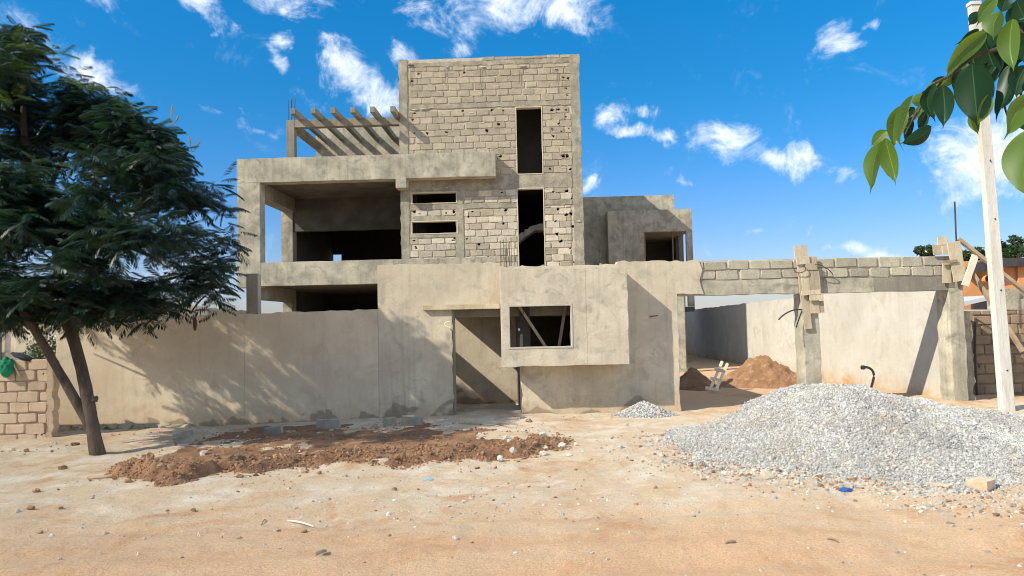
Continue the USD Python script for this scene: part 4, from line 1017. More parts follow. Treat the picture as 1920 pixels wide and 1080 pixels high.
def frond_template(droop, npair=10, seed=0):
    """A compound leaf: drooping stalk with paired narrow leaflets; about 1 m long."""
    r = np.random.default_rng(seed); V, F_ = [], []

    def quad(a, b, w_, nrm):
        d = b - a; s = np.cross(d, nrm); s = s / (np.linalg.norm(s) + 1e-9) * w_
        mdl = a + d * .45 + nrm * .0
        i = len(V); V.extend([a, mdl + s, b, mdl - s]); F_.extend([(i, i + 1, i + 2), (i, i + 2, i + 3)])
    xs = np.linspace(0, 1, 5); c = lambda x: np.array([x, 0, .10 * x - droop * x * x])
    for x0, x1 in zip(xs[:-1], xs[1:]):
        i = len(V); V.extend([c(x0) + [0, .008, 0], c(x0) - [0, .008, 0], c(x1) - [0, .006, 0], c(x1) + [0, .006, 0]]); F_.extend([(i, i + 1, i + 2), (i, i + 2, i + 3)])
    for k in range(npair):
        t_ = k / (npair - 1); x = .14 + .86 * t_
        ln_ = .36 * math.sin(math.pi * (.2 + .68 * t_)) ** .8 * r.uniform(.85, 1.1)
        for s in (-1, 1):
            a = c(x); an = math.radians(62 - 26 * t_ + r.normal(0, 5))
            b = a + np.array([math.cos(an) * ln_, s * math.sin(an) * ln_, -.10 * ln_ - droop * 2 * x * math.cos(an) * ln_ - .35 * ln_ * r.uniform(.5, 1.2)])
            nrm = np.array([0, s * .35, 1.0])
            quad(a, b, .034, nrm)
    return np.array(V, float), np.array(F_)


TEMPL = [frond_template(d, 10, k) for k, d in enumerate((.15, .28, .42, .6, .22, .5))]


def place_fronds(base, az, el, size, idx, r):
    out = []
    for i in range(len(base)):
        v, f = TEMPL[idx[i]]
        ca, sa, ce, se = math.cos(az[i]), math.sin(az[i]), math.cos(el[i]), math.sin(el[i])
        x = np.array([ca * ce, sa * ce, se]); y = np.array([-sa, ca, 0]); z = np.cross(x, y)
        ro_ = r.normal(0, .25); y, z = y * math.cos(ro_) + z * math.sin(ro_), z * math.cos(ro_) - y * math.sin(ro_)
        out.append((base[i] + size[i] * (v[:, :1] * x + v[:, 1:2] * y + v[:, 2:3] * z), f))
    return out


SIL = Polygon([(-60, 330), (-70, 200), (-60, 110), (-30, 80), (10, 62), (40, 50), (70, 100), (110, 140), (160, 150), (205, 190), (240, 222), (290, 250), (330, 290), (370, 330), (400, 370), (412, 420), (385, 455), (432, 470), (428, 520), (395, 555), (350, 575), (300, 570), (240, 560), (180, 590), (130, 590), (60, 585), (0, 600), (-40, 590), (-55, 500)])
GAPS = [(252, 500, 46), (290, 520, 32), (215, 480, 26), (110, 470, 24), (140, 440, 20), (108, 335, 22), (340, 500, 14), (30, 470, 14), (275, 395, 12), (60, 500, 14), (195, 385, 16), (120, 380, 14), (330, 420, 14), (60, 300, 12), (200, 300, 10), (20, 240, 10), (160, 240, 8), (280, 330, 10), (345, 400, 14), (240, 545, 18)]
tr = np.random.default_rng(21)
clusters = []
while len(clusters) < 640:
    x, y = tr.uniform(-140, 440), tr.uniform(20, 610)
    if not SIL.contains(Point(x, y)) or any(math.hypot(x - gx_, y - gy_) < gr_ * .8 + 12 for gx_, gy_, gr_ in GAPS):
        continue
    edge = SIL.exterior.distance(Point(x, y))
    span = min(1.0, .35 + edge / 170)
    Y = TY + .6 + tr.uniform(-1, 1) * 2.1 * span
    for k in range(6):  # a flat spray of several rosettes along one bough
        dx, dy = tr.normal(0, 34), tr.normal(0, 9)
        if SIL.buffer(6).contains(Point(x + dx, y + dy)) and not any(math.hypot(x + dx - gx_, y + dy - gy_) < gr_ * .75 for gx_, gy_, gr_ in GAPS):
            clusters.append((x + dx, y + dy, Y + tr.normal(0, .22), SIL.exterior.distance(Point(x + dx, y + dy))))
clusters += [(tr.uniform(-20, 330), tr.uniform(535, 590), TY + tr.uniform(-.3, 1.4), 30) for _ in range(80)]
for (x, y, Y) in [(430, 470, TY + .8), (420, 455, TY + 1.), (440, 450, TY + .6), (400, 350, TY + .7), (415, 385, TY + .5), (425, 400, TY + .9), (40, 60, TY + .8), (30, 90, TY + .6), (60, 110, TY + .9), (120, 140, TY + .9), (145, 150, TY + .7), (200, 195, TY + .8), (390, 550, TY + .9), (405, 565, TY + .7), (300, 575, TY + .6), (330, 560, TY + .9), (170, 585, TY + .4), (280, 560, TY + .8), (15, 600, TY + .3), (370, 545, TY + .5), (350, 470, TY + .7), (365, 500, TY + .6), (40, 75, TY + .9), (310, 265, TY + .8)]:
    clusters.append((x, y, Y, 0))
big, rest = [], []
for x, y, Y, edge in clusters:
    c_ = P(x, y, Y); n_ = int(tr.integers(11, 19))
    az0 = tr.uniform(0, 6.28)
    az = az0 + np.arange(n_) * 2.4 + tr.normal(0, .3, n_)
    el = np.radians(tr.normal(6, 18, n_))
    base = c_ + np.c_[tr.normal(0, .05, n_), tr.normal(0, .05, n_), tr.uniform(-.16, .16, n_)]
    fr_s = place_fronds(base, az, el, tr.uniform(.20, .36, n_), tr.integers(0, len(TEMPL), n_), tr)
    (big if (edge < 26 and x > 0) else rest).append(fr_s)
crown = part(tree, 'crown', cat_([f for s in rest for f in s]), 'foliage', kind='stuff')
fl = [f for s in big for f in s]
for f_ in fl[:280]:
    part(tree, 'leaf', f_, 'foliage')
if fl[280:]:
    part(tree, 'outer_leaves', cat_(fl[280:]), 'foliage', kind='stuff')
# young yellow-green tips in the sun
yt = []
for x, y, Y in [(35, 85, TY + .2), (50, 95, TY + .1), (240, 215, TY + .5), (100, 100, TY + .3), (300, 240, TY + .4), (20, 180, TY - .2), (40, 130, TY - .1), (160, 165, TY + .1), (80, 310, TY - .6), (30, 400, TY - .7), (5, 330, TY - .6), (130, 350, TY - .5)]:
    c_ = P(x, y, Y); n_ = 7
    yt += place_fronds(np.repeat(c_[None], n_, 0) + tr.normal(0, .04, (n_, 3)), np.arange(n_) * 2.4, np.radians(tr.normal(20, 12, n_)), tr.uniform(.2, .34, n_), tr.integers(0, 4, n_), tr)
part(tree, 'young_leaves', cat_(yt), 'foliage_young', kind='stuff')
for k, (pp, Y) in enumerate([([(318, 235), (321, 215), (323, 196)], TY + .8), ([(318, 235), (332, 224), (335, 216)], TY + .8), ([(360, 285), (357, 268), (354, 255)], TY + .8), ([(362, 285), (372, 270), (376, 263)], TY + .8), ([(243, 205), (246, 195), (240, 187)], TY + .7), ([(246, 205), (254, 199), (260, 198)], TY + .7)]):
    part(tree, 'flower_stalk', tube(smoothpath([P(x, y, Y) for x, y in pp], 3), [.008] * 4 + [.016] * 2 + [.006], 5), 'wood_brown')
# hanging seed pod
a, b = P(367, 583, TY + .7), P(364, 618, TY + .7)
v, f = vf(trimesh.creation.icosphere(2)); v = v * [.03, .02, .11] * (1 - .35 * v[:, 2:3])
part(tree, 'seed_pod', (v + (a + b) / 2 + [0, 0, -.02], f), 'pod', smooth=True)
part(tree, 'pod_stalk', tube([P(370, 560, TY + .7), a], .006, 4), 'bark')

# ------------------------------------------------------------------ white timber pole at the right
PY_ = 13.1
pole = thing('utility_pole', 'tall leaning square pole of pale whitewashed timber in front of the brown block wall', 'pole', P(1888, 772, PY_))
p0, p1 = P(1889.5, 790, PY_), P(1818, -40, PY_)
top = P(1826, 12, PY_)
pv, pf = bar(p0, top, .205, .15, (0, 1, 0)); pc_ = p0 + (top - p0) * ((pv - p0) @ (top - p0) / np.dot(top - p0, top - p0))[:, None]
pv = pc_ + (pv - pc_) * np.where(np.linalg.norm(pv - top, axis=1) < 1, .8, 1.0)[:, None]
part(pole, 'shaft', (pv, pf), 'pole_white')
d = (top - p0) / np.linalg.norm(top - p0)
for k, q in enumerate((.12, .31, .48, .62, .83)):
    c_ = p0 + (top - p0) * q
    v, f = rock(.018, 500 + k, 1.0); part(pole, 'bolt', (v * [1, .5, 1] + c_ + [.02, -.075, 0], f), 'steel')
v, f = vf(trimesh.creation.box([.19, .15, .06])); part(pole, 'pole_cap', (v + top + d * .04, f), 'pole_white')

# ------------------------------------------------------------------ standing pipe, yard things
pa_ = P(1618, 689, 15.3)
sp = thing('standing_pipe', 'bent dark water pipe standing out of the ground behind the gravel heap', 'pipe', P(1641, 745, 15.3))
pth = [P(1620, 689, 15.3), P(1630, 690, 15.3), P(1636, 695, 15.3), P(1638, 710, 15.3), P(1642, 760, 15.3)]
part(sp, 'bent_tube', tube(smoothpath(pth, 4), .026, 8), 'pipe', smooth=True)
part(sp, 'tap', tube([P(1615, 689, 15.3), P(1621, 689, 15.3)], .045, 8), 'pipe')


def bump_heap(cx, cy, rx, ry, h, seed, clod=.05):
    def fn(X, Y):
        d = np.sqrt(((X - cx) / rx) ** 2 + ((Y - cy) / ry) ** 2) + .35 * mound_noise(X, Y, 1.8, seed)
        b = np.clip(1 - d, 0, 1)
        return h * (b ** 1.1) + clod * np.clip(b * 6, 0, 1) * np.abs(mound_noise(X, Y, 7, seed + 3)) * 2
    return fn


c1 = onground(1425, 718); heap('soil_heap', bump_heap(c1[0], 19.2, 1.35, 1.3, .78, 41, .12), (c1[0] - 2.2, 17, c1[0] + 2.2, 21.5), .045, 'soil_red', 'reddish brown soil heap piled against the pale side wall inside the gateway', 'soil heap')
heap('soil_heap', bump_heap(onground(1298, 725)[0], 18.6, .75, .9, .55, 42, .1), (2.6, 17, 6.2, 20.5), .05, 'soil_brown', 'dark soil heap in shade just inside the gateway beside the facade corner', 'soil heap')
# crude wooden ladder leaning on the heap
lad = thing('wooden_ladder', 'short crude ladder of pale planks leaning against the soil heap in the yard', 'ladder', P(1340, 732, 17.2))
for a, b in (((1331, 731), (1354, 678)), ((1343, 730), (1364, 682))):
    part(lad, 'rail', bar(P(*a, 17.1), P(*b, 17.6), .055, .04, (0, 1, 0)), 'wood_pale')
for a, b in (((1323, 727), (1348, 731)), ((1332, 709), (1354, 714)), ((1340, 692), (1359, 697))):
    ya = 17.1 - .04 + .5 * (731 - a[1]) / 53
    part(lad, 'rung', bar(P(*a, ya - .03), P(*b, ya - .03), .03, .07, (0, 0, 1)), 'wood_pale')

# ------------------------------------------------------------------ gravel
RX_ = [1.95, 2.35, 2.7, 3.05, 3.5, 3.9, 4.3, 4.7, 5.4, 6.0, 7.0, 8.0, 9.2]
RH_ = [0, .04, .15, .37, .73, .94, .96, .88, .68, .50, .36, .18, 0]
FX_, FT_ = [1.5, 2.3, 3.2, 4.0, 4.5, 5.0, 6.0, 9.2], [9.3, 8.8, 8.3, 7.55, 7.2, 7.5, 7.55, 8.2]


def gravel_h(X, Y):
    from scipy.interpolate import PchipInterpolator
    rh = PchipInterpolator(RX_, RH_, extrapolate=False)(X); rh = np.nan_to_num(rh)
    ft = np.interp(X, FX_, FT_) + .7 * mound_noise(X, Y * 0, .9, 51)
    yr = 10.2
    s = np.where(Y < yr, (yr - Y) / (yr - ft), (Y - yr) / 2.1)
    g = np.clip(1 - s, 0, 1)
    g = np.where(g > 0, (g ** 1.22) * (1 - .22 * np.exp(-((s) / .18) ** 2)) + .10 * np.exp(-((s) / .3) ** 2) * 0, 0)
    h = rh * g * 1.12
    h = h + np.clip(h * 3, 0, 1) * .09 * np.exp(-(((X - 4.1) / .7) ** 2 + ((Y - 9.5) / .6) ** 2)) / (1 + np.exp(-(X - 4.15 - .5 * (Y - 9.4)) * 22)) 
    return np.where(h > 0, h + np.clip(h * 4, 0, 1) * (.15 * mound_noise(X, Y, 1.6, 52) + .05 * mound_noise(X, Y, 5, 53)), 0).clip(0)


gp = heap('gravel_heap', gravel_h, (1.3, 6.2, 9.3, 12.6), .04, 'gravel_bed', 'large heap of pale grey crushed gravel in front of the gateway', 'gravel heap', sink=.015)
gr = np.random.default_rng(31)
protos = [rock(1.0, 700 + k, .75, 1, .18) for k in range(6)]
Np = 450000
X = gr.uniform(1.3, 8.4, Np); Y = gr.uniform(6.3, 11.6, Np); Hh = gravel_h(X, Y)
Hd = gravel_h(X, Y + .25)
keep = (Hh > .01) & ((Y < 10.8) | (gr.uniform(size=Np) < .25))
keep &= gr.uniform(size=Np) < np.clip(.45 + Hh * 1.2, 0, .95) * np.clip(12 / (Y + 3), .7, 1.1)
X, Y, Hh = X[keep], Y[keep], Hh[keep]
pts = np.c_[X, Y, ground_z(X, Y) + Hh - .008]
g_path = gp + '/gravel_stones'
o = ORIGIN[gp]
scatter(g_path, protos, ['gravel'], pts - o, gr.gamma(2.4, .0033, len(pts)).clip(.003, .036), 32)
tag(stage.GetPrimAtPath(g_path), kind='stuff')
print('gravel stones', len(pts))
small = heap('gravel_heap', bump_heap(F.uw(1196, 770)[0], 13.55, .62, .42, .27, 43, .02), (1.3, 12.9, 3.6, 14.0), .035, 'gravel_bed', 'small gravel heap against the foot of the facade right of the box window', 'gravel heap')
hs = bump_heap(F.uw(1196, 770)[0], 13.55, .62, .42, .27, 43, .02)
X = gr.uniform(1.4, 3.6, 5000); Y = gr.uniform(12.9, 13.95, 5000); Hh = hs(X, Y); k_ = (Hh > .004)
pts = np.c_[X, Y, ground_z(X, Y) + Hh - .02][k_]
scatter(small + '/gravel_stones', protos, ['gravel'], pts - ORIGIN[small], gr.gamma(5, .004, len(pts)).clip(.008, .03), 33)
tag(stage.GetPrimAtPath(small + '/gravel_stones'), kind='stuff')

# strewn gravel and pebbles on the ground
Np = 30000
X = gr.uniform(-9, 8, Np); Y = gr.uniform(4.4, 13.6, Np)
dens = .10 + .9 * np.clip(mound_noise(X, Y, .5, 61) * 3, 0, 1) * ((Y > 6.2) & (Y < 12))
toe = np.interp(X, FX_, FT_)
dens += 2.2 * np.exp(-((Y - toe + .5) / .55) ** 2) * ((X > 1.2) & (X < 6.5)) + 1.2 * np.exp(-(((X - 1.9) / .7) ** 2 + ((Y - 9.6) / 1.2) ** 2)) + 1.0 * np.exp(-(((X + .3) / 1.6) ** 2 + ((Y - 7.3) / .6) ** 2)) + 1.0 * np.exp(-(((X - 1.5) / 2) ** 2 + ((Y - 13.4) / .4) ** 2))
k_ = (gr.uniform(size=Np) < dens * .55) & (gravel_h(X, Y) < .01)
X, Y = X[k_], Y[k_]
ns = 26000
Xs = gr.uniform(2.0, 7.5, ns); ds = gr.exponential(.34, ns); Ys = np.interp(Xs, FX_, FT_) - ds + .25
Xl = 2.2 - gr.exponential(.2, 5000) + .25; Yl = gr.uniform(8.6, 11.2, 5000)
X = np.r_[X, Xs, Xl]; Y = np.r_[Y, Ys, Yl]
k_ = (gravel_h(X, Y) < .02) & (gr.uniform(size=len(X)) < np.where(np.arange(len(X)) < len(X) - ns - 5000, 1, .25 + .75 * np.clip(mound_noise(X, Y, 1.1, 66) * 5 + .5, 0, 1)))
X, Y = X[k_], Y[k_]
pts = np.c_[X, Y, ground_z(X, Y) - .002]
protos2 = [rock(1.0, 720 + k, .6, 1, .2) for k in range(6)]
pb_prim = scatter('/World/strewn_pebbles', protos2, ['pebble', 'gravel', 'gravel', 'gravel', 'gravel', 'clod'], pts, gr.gamma(1.8, .0056, len(pts)).clip(.003, .04), 34)
tag(pb_prim, 'loose pebbles and gravel chips strewn over the bare earth', 'pebbles', kind='stuff')
print('pebbles', len(pts))

# ------------------------------------------------------------------ ridge of dug soil in front of the wall
from scipy.interpolate import interp1d
RP = [(215, 860), (260, 845), (330, 840), (450, 835), (600, 832), (750, 828), (900, 815), (1000, 815), (1075, 826)]
mid = np.array([onground(x, y)[:2] for x, y in RP])
front_px = [(165, 880), (190, 900), (260, 908), (330, 908), (420, 890), (600, 876), (720, 876), (850, 868), (960, 858), (1085, 835)]
fpx = np.array([onground(x, y)[:2] for x, y in front_px])
bpx = np.array([onground(x, y)[:2] for x, y in [(190, 830), (260, 803), (400, 795), (520, 792), (650, 789), (760, 787), (850, 787), (930, 796), (1000, 798), (1080, 815)]])


def ridge(X, Y):
    yf = np.interp(X, fpx[:, 0], fpx[:, 1]) + .8 * mound_noise(X, X * 0, 1.3, 71) + .5 * mound_noise(X, Y, 3.1, 77); yb = np.interp(X, bpx[:, 0], bpx[:, 1])
    xin = np.clip((X - fpx[0, 0]) / .5, 0, 1) * np.clip((fpx[-1, 0] - X) / .5, 0, 1)
    s = np.clip((Y - yf) / .5, 0, 1) * np.clip((yb + .25 - Y) / .3, 0, 1)
    ptch = np.clip(.55 + 3.2 * mound_noise(X, Y, 1.15, 75) + 1.6 * mound_noise(X, Y, 3.7, 76) + 1.1 * np.exp(-((Y - yf - .7) / .35) ** 2) * (np.exp(-((X + 4.3) / 1.0) ** 2) + np.exp(-((X + .6) / 1.8) ** 2)) + .55 * np.clip((Y - yf - .9) / .6, 0, 1), 0, 1)
    base = s * xin * ptch
    crest = np.exp(-((Y - yf - .55) / .45) ** 2)
    left = np.exp(-((X + 4.1) / .9) ** 2); right = np.exp(-((X - .1) / 1.3) ** 2)
    h = base * (.048 + crest * (.02 + .10 * left + .05 * right))
    clods = np.abs(mound_noise(X, Y, 4.5, 72)) * .14 + np.abs(mound_noise(X, Y, 11, 73)) * .09
    return np.where(base > .02, h + np.clip(base * 3, 0, 1) * (.14 + crest) * clods, 0)


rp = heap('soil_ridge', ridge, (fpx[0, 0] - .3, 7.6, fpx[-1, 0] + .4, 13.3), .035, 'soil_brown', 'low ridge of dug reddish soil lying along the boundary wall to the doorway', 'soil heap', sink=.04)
Np = 70000
X = gr.uniform(fpx[0, 0], fpx[-1, 0], Np); Y = gr.uniform(7.8, 12.8, Np); Hr = ridge(X, Y)
yf = np.interp(X, fpx[:, 0], fpx[:, 1])
k_ = ((Hr > .01) | (gr.uniform(size=Np) < .07)) & (gr.uniform(size=Np) < .05 + .8 * np.exp(-((Y - yf - .5) / .55) ** 2) * (.45 + .55 * np.clip(mound_noise(X, Y, 1.5, 74) * 4 + .5, 0, 1)))
X, Y, Hr = X[k_], Y[k_], Hr[k_]
protos3 = [rock(1.0, 740 + k, .75, 1, .25) for k in range(6)]
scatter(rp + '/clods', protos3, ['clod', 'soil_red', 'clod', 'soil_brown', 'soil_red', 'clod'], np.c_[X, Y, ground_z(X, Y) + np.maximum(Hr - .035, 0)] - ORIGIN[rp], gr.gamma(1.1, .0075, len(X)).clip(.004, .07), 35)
tag(stage.GetPrimAtPath(rp + '/clods'), kind='stuff')


def surface_z(x, y):
    return float(ground_z(x, y) + max(ridge(np.array(x), np.array(y)) - .035, 0) + max(gravel_h(np.array([x]), np.array([y]))[0] - .01, 0))


def drop(px, py):
    q = onground(px, py, -.03)
    for _ in range(6):
        q = onground(px, py, surface_z(q[0], q[1]))
    return q


# larger stones one can point to
STONES = [(950, 822, 7, 'stone_white'), (963, 846, 8, 'stone_white'), (955, 828, 6, 'stone_white'), (982, 808, 6, 'stone_white'), (1018, 816, 7, 'stone_white'), (1020, 844, 9, 'stone_white'), (1018, 854, 10, 'stone_white'), (1053, 838, 9, 'stone_white'), (1080, 835, 7, 'stone_white'), (1068, 855, 6, 'stone_white'), (1163, 840, 6, 'stone_white'), (1240, 856, 7, 'pebble'),
          (992, 791, 7, 'clod'), (980, 784, 7, 'block_loose'), (1316, 875, 5, 'clod'), (1230, 915, 5, 'clod'), (938, 861, 8, 'stone_white'), (895, 879, 5, 'clod'), (142, 835, 8, 'clod'), (118, 880, 8, 'clod'), (68, 922, 7, 'clod'), (58, 955, 8, 'clod'), (113, 954, 6, 'clod'), (522, 997, 5, 'clod'), (570, 998, 6, 'clod'), (363, 958, 6, 'clod'), (314, 959, 4, 'clod'), (50, 847, 6, 'clod'), (20, 845, 7, 'pebble'),
          (240, 905, 8, 'clod'), (215, 898, 5, 'clod'), (275, 880, 9, 'clod'), (300, 875, 9, 'clod'), (320, 880, 10, 'clod'), (345, 868, 8, 'clod'), (250, 865, 8, 'clod'), (450, 895, 7, 'clod'), (480, 893, 6, 'clod'), (702, 800, 6, 'pebble'), (710, 812, 6, 'block_loose'), (790, 795, 7, 'pebble'), (1245, 856, 4, 'clod'), (1360, 792, 5, 'clod'), (1388, 850, 5, 'clod'), (500, 862, 6, 'pebble'), (383, 852, 9, 'pebble')]
ORD = ['leftmost', 'second from the left', 'third from the left', 'fourth from the left', 'fifth from the left', 'sixth from the left', 'seventh from the left', 'eighth from the left', 'ninth from the left', 'tenth from the left', 'eleventh from the left', 'twelfth from the left']
KIND = {'stone_white': 'whitish broken stone', 'clod': 'brown earth clod', 'pebble': 'greyish stone', 'block_loose': 'grey lump of broken block'}


def where_of(x, y):
    if 200 < x < 1090 and y < 905:
        return 'on the ridge of dug soil'
    if x < 200:
        return 'on the sand left of the tree'
    return 'on the foreground sand' if y > 900 else 'on the sand between soil ridge and gravel'


for k, (x, y, s, mt) in enumerate(STONES):
    q = drop(x, y); sc = s * q[1] / FPX
    v, f = rock(sc, 600 + k, .65, 2, .12)
    same = sorted(a[0] + a[1] * 1e-4 for a in STONES if a[3] == mt and where_of(*a[:2]) == where_of(x, y))
    n_ = same.index(x + y * 1e-4)
    lab = f'{KIND[mt]} {where_of(x, y)}' + ('' if len(same) == 1 else f', {ORD[n_]}' if n_ < len(same) - 1 else ', the rightmost')
    single('stone' if mt != 'clod' else 'earth_clod', (v + q + [0, 0, sc * .25], f), mt, lab, 'stone' if mt != 'clod' else 'clod', group=f'{KIND[mt]}s {where_of(x, y)}', smooth=30)

# loose concrete blocks along the wall
BLK = [(345, 820, 34, 20, .5, 'tilted concrete block on the soil in the tree shade, farthest left of the loose blocks'), (513, 806, 30, 14, .1, 'half buried concrete block with a hole, second from the left along the wall foot'), (616, 793, 42, 16, .02, 'long concrete block lying close against the wall between two smaller ones'), (731, 790, 20, 16, -.1, 'small broken concrete block standing left of the pale block by the doorway'), (774, 787, 40, 17, .12, 'pale concrete block lying nearest to the doorway')]
for k, (x, y, w_, h_, yaw, lab) in enumerate(BLK):
    q = drop(x, y + h_ / 2); s = q[1] / FPX
    m_ = trimesh.creation.box([w_ * s, .17, h_ * s]); m_ = m_.subdivide().subdivide()
    v = np.array(m_.vertices); v += .012 * (meshkit.fbm(v * 14 + k, 3, 90)[:, None] - .5) * 2
    a_ = yaw; t_ = [.22, .1, .0, .05, -.06][k]
    R1 = np.array([[math.cos(a_), -math.sin(a_), 0], [math.sin(a_), math.cos(a_), 0], [0, 0, 1]]); R2 = np.array([[math.cos(t_), 0, -math.sin(t_)], [0, 1, 0], [math.sin(t_), 0, math.cos(t_)]])
    single('concrete_block', (v @ (R1 @ R2).T + q + [0, 0, h_ * s * .42], m_.faces), 'block_loose', lab, 'concrete block', smooth=35)
# clay lump and flat board at the gravel's edge
q = drop(1843, 912); m_ = trimesh.creation.box([.23, .17, .085]).subdivide().subdivide().subdivide(); v = np.array(m_.vertices); v *= 1 + .5 * (meshkit.fbm(v * 9 + 3, 4, 91)[:, None] - .5)
a_ = .6; R1 = np.array([[math.cos(a_), -math.sin(a_), 0], [math.sin(a_), math.cos(a_), 0], [0, 0, 1]])
single('broken_brick', (v @ R1.T + q + [0, 0, .03], m_.faces), 'card', 'broken tan brick lying at the front edge of the gravel heap', 'brick', smooth=30)
q = drop(1768, 910); single('flat_slab', (trimesh.creation.box([.24, .22, .018]).vertices @ R1.T + q + [0, 0, .02], trimesh.creation.box().faces), 'card', 'flat tan slab lying beside the broken brick at the gravel edge', 'slab')


def crumple(px, py, size, mat, label, name, cat, seed, flat=.35):
    q = drop(px, py); m_ = trimesh.creation.icosphere(3); v = np.array(m_.vertices)
    v = v * (.45 + 1.1 * meshkit.fbm(v * 2.5 + seed, 4, seed)[:, None]) * np.array([1.0, .6, flat]) * size
    single(name, (v + q + [0, 0, size * .12], m_.faces), mat, label, cat)


crumple(315, 896, .10, 'plastic_white', 'crumpled pale plastic bag on the soil clods in front of the tree', 'plastic_bag', 'litter', 3)
crumple(803, 900, .06, 'plastic_cyan', 'faded blue scrap of plastic on the pale ground', 'plastic_scrap', 'litter', 4, .2)
crumple(1585, 921, .065, 'plastic_blue', 'deep blue plastic scrap at the front of the gravel heap', 'plastic_scrap', 'litter', 5, .45)
for k, (a, b, th, mt, lab) in enumerate([((540, 978), (588, 989), .016, 'wood_pale', 'pale peeled stick lying on the sand in the left foreground'), ((590, 1043), (612, 1036), .03, 'wood_brown', 'short thick dark piece of wood in the foreground sand'), ((165, 900), (212, 896), .05, 'wood_brown', 'dark flat piece of wood lying in front of the tree'), ((1360, 1020), (1380, 1018), .02, 'wood_brown', 'small dark splinter lying on the red road'), ((1550, 1012), (1572, 1018), .014, 'wood_brown', 'thin brown twig on the red road at the right'), ((490, 985), (498, 975), .01, 'wood_brown', 'thin upright bent twig beside the pale stick'), ((436, 895), (470, 893), .018, 'wood', 'weathered stick lying below the soil ridge'), ((1225, 848), (1265, 847), .012, 'wood', 'thin stick on sand left of the gravel heap'), ((865, 795), (935, 800), .03, 'wood', 'grey plank scrap lying before the doorway')]):
    A, B = drop(*a), drop(*b)
    mm = (A + B) / 2 + [0, 0, .02]
    single('wood_stick', tube(smoothpath([A + [0, 0, th * .5], mm, B + [0, 0, th * .5]], 3), th * np.array([.4, .5, .5, .5, .5, .45, .3]), 6, .1, k), mt, lab, 'stick')

# ------------------------------------------------------------------ leafy branch hanging into the picture at top right
fb = thing('leafy_branch', 'glossy green leafy branch hanging into view at the top right', 'branch', atY(1900, 150, 1.15))


def Z(x, y, D):
    return atY(1580 + x / 2.7, y / 2.7, D)


NL = [0]


def big_leaf(b, t, width, D, mat, roll=0.0, curl=.2, fold=.35, side=0.0, dz=0.0):
    """One leaf from stalk b to drip tip t (zoomed pixels), width in the same pixels."""
    A, B = Z(*b, D), Z(*t, D + dz)
    ax = B - A; ln_ = np.linalg.norm(ax); ax /= ln_
    view = (A + B) / 2 - EYE; view /= np.linalg.norm(view)
    s = np.cross(ax, view); s /= np.linalg.norm(s); nn = np.cross(s, ax)
    s, nn = s * math.cos(roll) + nn * math.sin(roll), nn * math.cos(roll) - s * math.sin(roll)
    NL[0] += 1
    if NL[0] % 3 == 0:
        fold = -fold
    half = .88 * width / 2.7 * D / FPX / 2
    U_ = np.linspace(0, 1, 25); S_ = np.array([-1, -.72, -.42, -.16, -.045, 0, .045, .16, .42, .72, 1])
    prof = np.sin(np.pi * np.clip(U_ / .90, 0, 1) ** .80) ** .75 * (U_ < .89)
    prof = np.maximum(prof, np.interp(U_, [0, .03, .78, .86, .93, 1], [.02, .10, .3, .13, .06, .0]))
    V = []
    for u_, w_ in zip(U_, prof):
        c_ = A + ax * ln_ * u_ + s * side * half * math.sin(math.pi * u_) + nn * curl * ln_ * math.sin(math.pi * u_) * .5 + nn * .10 * ln_ * max(u_ - .8, 0) * 5 * (1 if NL[0] % 2 else -1) * u_
        for s_ in S_:
            wav = .05 * half * math.sin(9 * u_ + 3 * s_)
            V.append(c_ + s * s_ * w_ * half * (1 - .12 * fold * abs(s_)) - nn * (fold * abs(s_) ** 1.4 * w_ * half) + nn * wav * abs(s_))
    V = np.array(V); m_ = len(S_); F_ = []
    for i in range(len(U_) - 1):
        for j in range(m_ - 1):
            a_ = i * m_ + j; F_ += [(a_, a_ + 1, a_ + m_ + 1), (a_, a_ + m_ + 1, a_ + m_)]
    path = part(fb, 'leaf', (V, np.array(F_)), mat, smooth=True)
    vein = np.zeros((len(U_), m_)); vein[:, m_ // 2] = .9
    UsdGeom.PrimvarsAPI(stage.GetPrimAtPath(path)).CreatePrimvar('vein', Sdf.ValueTypeNames.FloatArray, 'vertex').Set(Vt.FloatArray.FromNumpy(vein.ravel().astype(np.float32)))


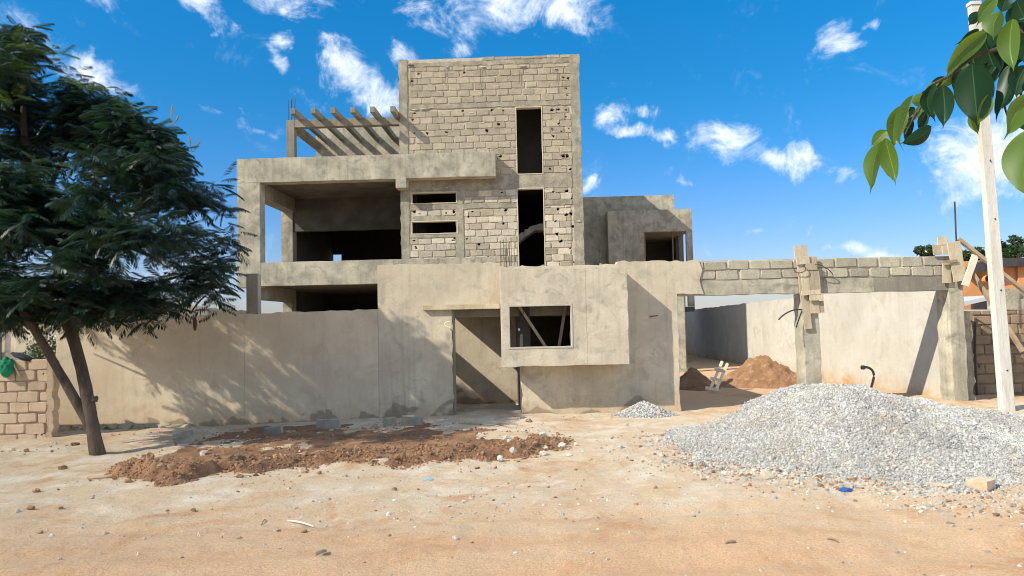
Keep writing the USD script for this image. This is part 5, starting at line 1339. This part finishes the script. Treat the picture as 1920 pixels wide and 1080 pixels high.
LV = [((690, 150), (578, 228), 60, 1.20, 'leaf_dark', .6, .1, .3, 0), ((728, 160), (503, 395), 120, 1.14, 'leaf_light', .5, .12, .35, .25), ((655, 318), (688, 655), 200, 1.12, 'leaf_dark', .1, .08, .25, 0), ((505, 432), (512, 657), 118, 1.10, 'leaf_dark', -.2, .1, .4, -.1),
      ((458, 425), (478, 616), 95, 1.11, 'leaf_dark', .35, .14, .3, .75), ((355, 482), (285, 775), 85, 1.12, 'leaf_light', .9, .1, .5, .3), ((305, 535), (262, 760), 120, 1.14, 'leaf_light', .4, .1, .4, .35), ((220, 660), (140, 745), 75, 1.13, 'leaf_light', -.2, .1, .3, 0),
      ((195, 715), (152, 980), 95, 1.11, 'leaf_light', .5, .1, .5, .3), ((215, 700), (277, 940), 105, 1.10, 'leaf_light', -.3, .12, .5, .1), ((185, 735), (248, 922), 85, 1.14, 'leaf_light', -.5, .1, .4, -.2), ((450, 640), (278, 728), 85, 1.13, 'leaf_dark', .2, -.15, .3, -.5),
      ((365, 545), (285, 620), 55, 1.16, 'leaf_dark', .2, .1, .3, .2), ((345, 560), (250, 700), 60, 1.17, 'leaf_dark', .1, .1, .3, .1), ((800, 55), (770, 200), 110, 1.08, 'leaf_light', .4, .15, .45, .3), ((860, 95), (878, 370), 130, 1.06, 'leaf_light', -.3, .15, .45, .45), ((775, -10), (682, 135), 85, 1.10, 'leaf_light', .3, .1, .3, .3),
      ((880, 0), (930, 110), 110, 1.12, 'leaf_dark', .2, .1, .3, 0), ((845, 330), (757, 612), 110, 1.13, 'leaf_dark', -.7, .12, .4, -.3), ((745, 480), (672, 640), 80, 1.12, 'leaf_light', .4, .1, .4, -.2), ((660, 560), (690, 684), 60, 1.16, 'leaf_light', .2, .1, .3, .2),
      ((930, 330), (875, 505), 130, 1.11, 'leaf_dark', .2, .12, .35, .2), ((960, 480), (833, 705), 150, 1.06, 'leaf_light', .5, .1, .35, .3), ((975, 640), (935, 1030), 215, 1.00, 'leaf_light', .25, .1, .35, .25), ((905, 560), (925, 670), 90, 1.10, 'leaf_dark', 0, .1, .3, 0),
      ((880, 170), (930, 300), 110, 1.14, 'leaf_dark', .1, .1, .3, 0), ((720, 200), (800, 400), 150, 1.17, 'leaf_dark', .1, .1, .3, .1), ((830, -10), (800, 70), 90, 1.13, 'leaf_dark', .2, .1, .3, 0), ((910, 250), (800, 330), 110, 1.18, 'leaf_dark', .2, .1, .3, 0), ((760, 260), (690, 330), 120, 1.19, 'leaf_dark', 0, .1, .3, 0), ((950, 60), (880, 200), 120, 1.16, 'leaf_dark', 0, .1, .3, 0), ((960, 740), (918, 900), 120, 1.09, 'leaf_dark', 0, .1, .3, 0),
      ((690, 60), (640, 130), 60, 1.22, 'leaf_dark', .3, .1, .3, 0), ((760, 330), (720, 470), 110, 1.17, 'leaf_dark', .2, .1, .3, .2), ((590, 350), (610, 520), 100, 1.18, 'leaf_dark', .2, .1, .3, 0), ((850, 420), (800, 560), 90, 1.2, 'leaf_dark', .3, .1, .3, 0), ((780, 120), (700, 270), 120, 1.19, 'leaf_dark', .2, .1, .3, 0), ((420, 560), (400, 690), 60, 1.18, 'leaf_dark', .2, .1, .3, .2), ((540, 400), (430, 440), 60, 1.2, 'leaf_dark', .2, .1, .3, 0),
      ((900, 20), (850, 180), 130, 1.15, 'leaf_dark', .3, .1, .3, 0), ((940, 140), (860, 330), 130, 1.17, 'leaf_dark', -.2, .1, .3, 0), ((830, 140), (740, 260), 110, 1.16, 'leaf_dark', .2, .1, .3, 0), ((700, 210), (640, 350), 110, 1.2, 'leaf_dark', .1, .1, .3, 0), ((960, 200), (915, 330), 120, 1.1, 'leaf_dark', .1, .1, .3, .2), ((860, 230), (800, 420), 120, 1.18, 'leaf_dark', .1, .1, .3, 0)]
for a in LV:
    big_leaf(*a[:5], roll=a[5], curl=a[6], fold=a[7], side=-a[8])
lr = np.random.default_rng(12)
path_ = np.array([(1000, 190), (930, 200), (780, 250), (680, 280), (600, 335), (520, 395), (455, 430), (385, 560), (310, 620)], float)
for k in range(22):
    t_ = lr.uniform(0, len(path_) - 1.001); i_ = int(t_); b_ = path_[i_] + (path_[i_ + 1] - path_[i_]) * (t_ - i_)
    an = lr.uniform(.55, 1.15) * math.pi; ln2 = lr.uniform(110, 190) * (1 if t_ < 5 else .75)
    big_leaf(tuple(b_), (b_[0] + math.cos(an) * ln2 * .6, b_[1] + abs(math.sin(an)) * ln2 + 40), ln2 * .52, 1.17 + lr.uniform(0, .05), 'leaf_dark' if lr.uniform() < .75 else 'leaf_light', roll=lr.normal(0, .5), curl=.12, fold=.35, side=lr.normal(0, .25))
part(fb, 'twig', tube(smoothpath([Z(*q, 1.15) for q in [(1080, 160), (930, 200), (780, 250), (680, 280), (600, 335), (520, 395), (455, 430), (385, 560), (310, 620), (215, 665)]], 4), np.linspace(.0042, .0012, 37), 7), 'bark', smooth=True)
for q in ([(930, 200), (880, 120), (830, 30), (800, -60)], [(1000, 180), (940, 330), (905, 460), (920, 640)], [(800, 450), (815, 520), (832, 585)], [(385, 560), (350, 610), (316, 680)]):
    part(fb, 'twig', tube(smoothpath([Z(*p, 1.14) for p in q], 4), np.linspace(.0026, .0012, 4 * (len(q) - 1) + 1), 6), 'bark', smooth=True)
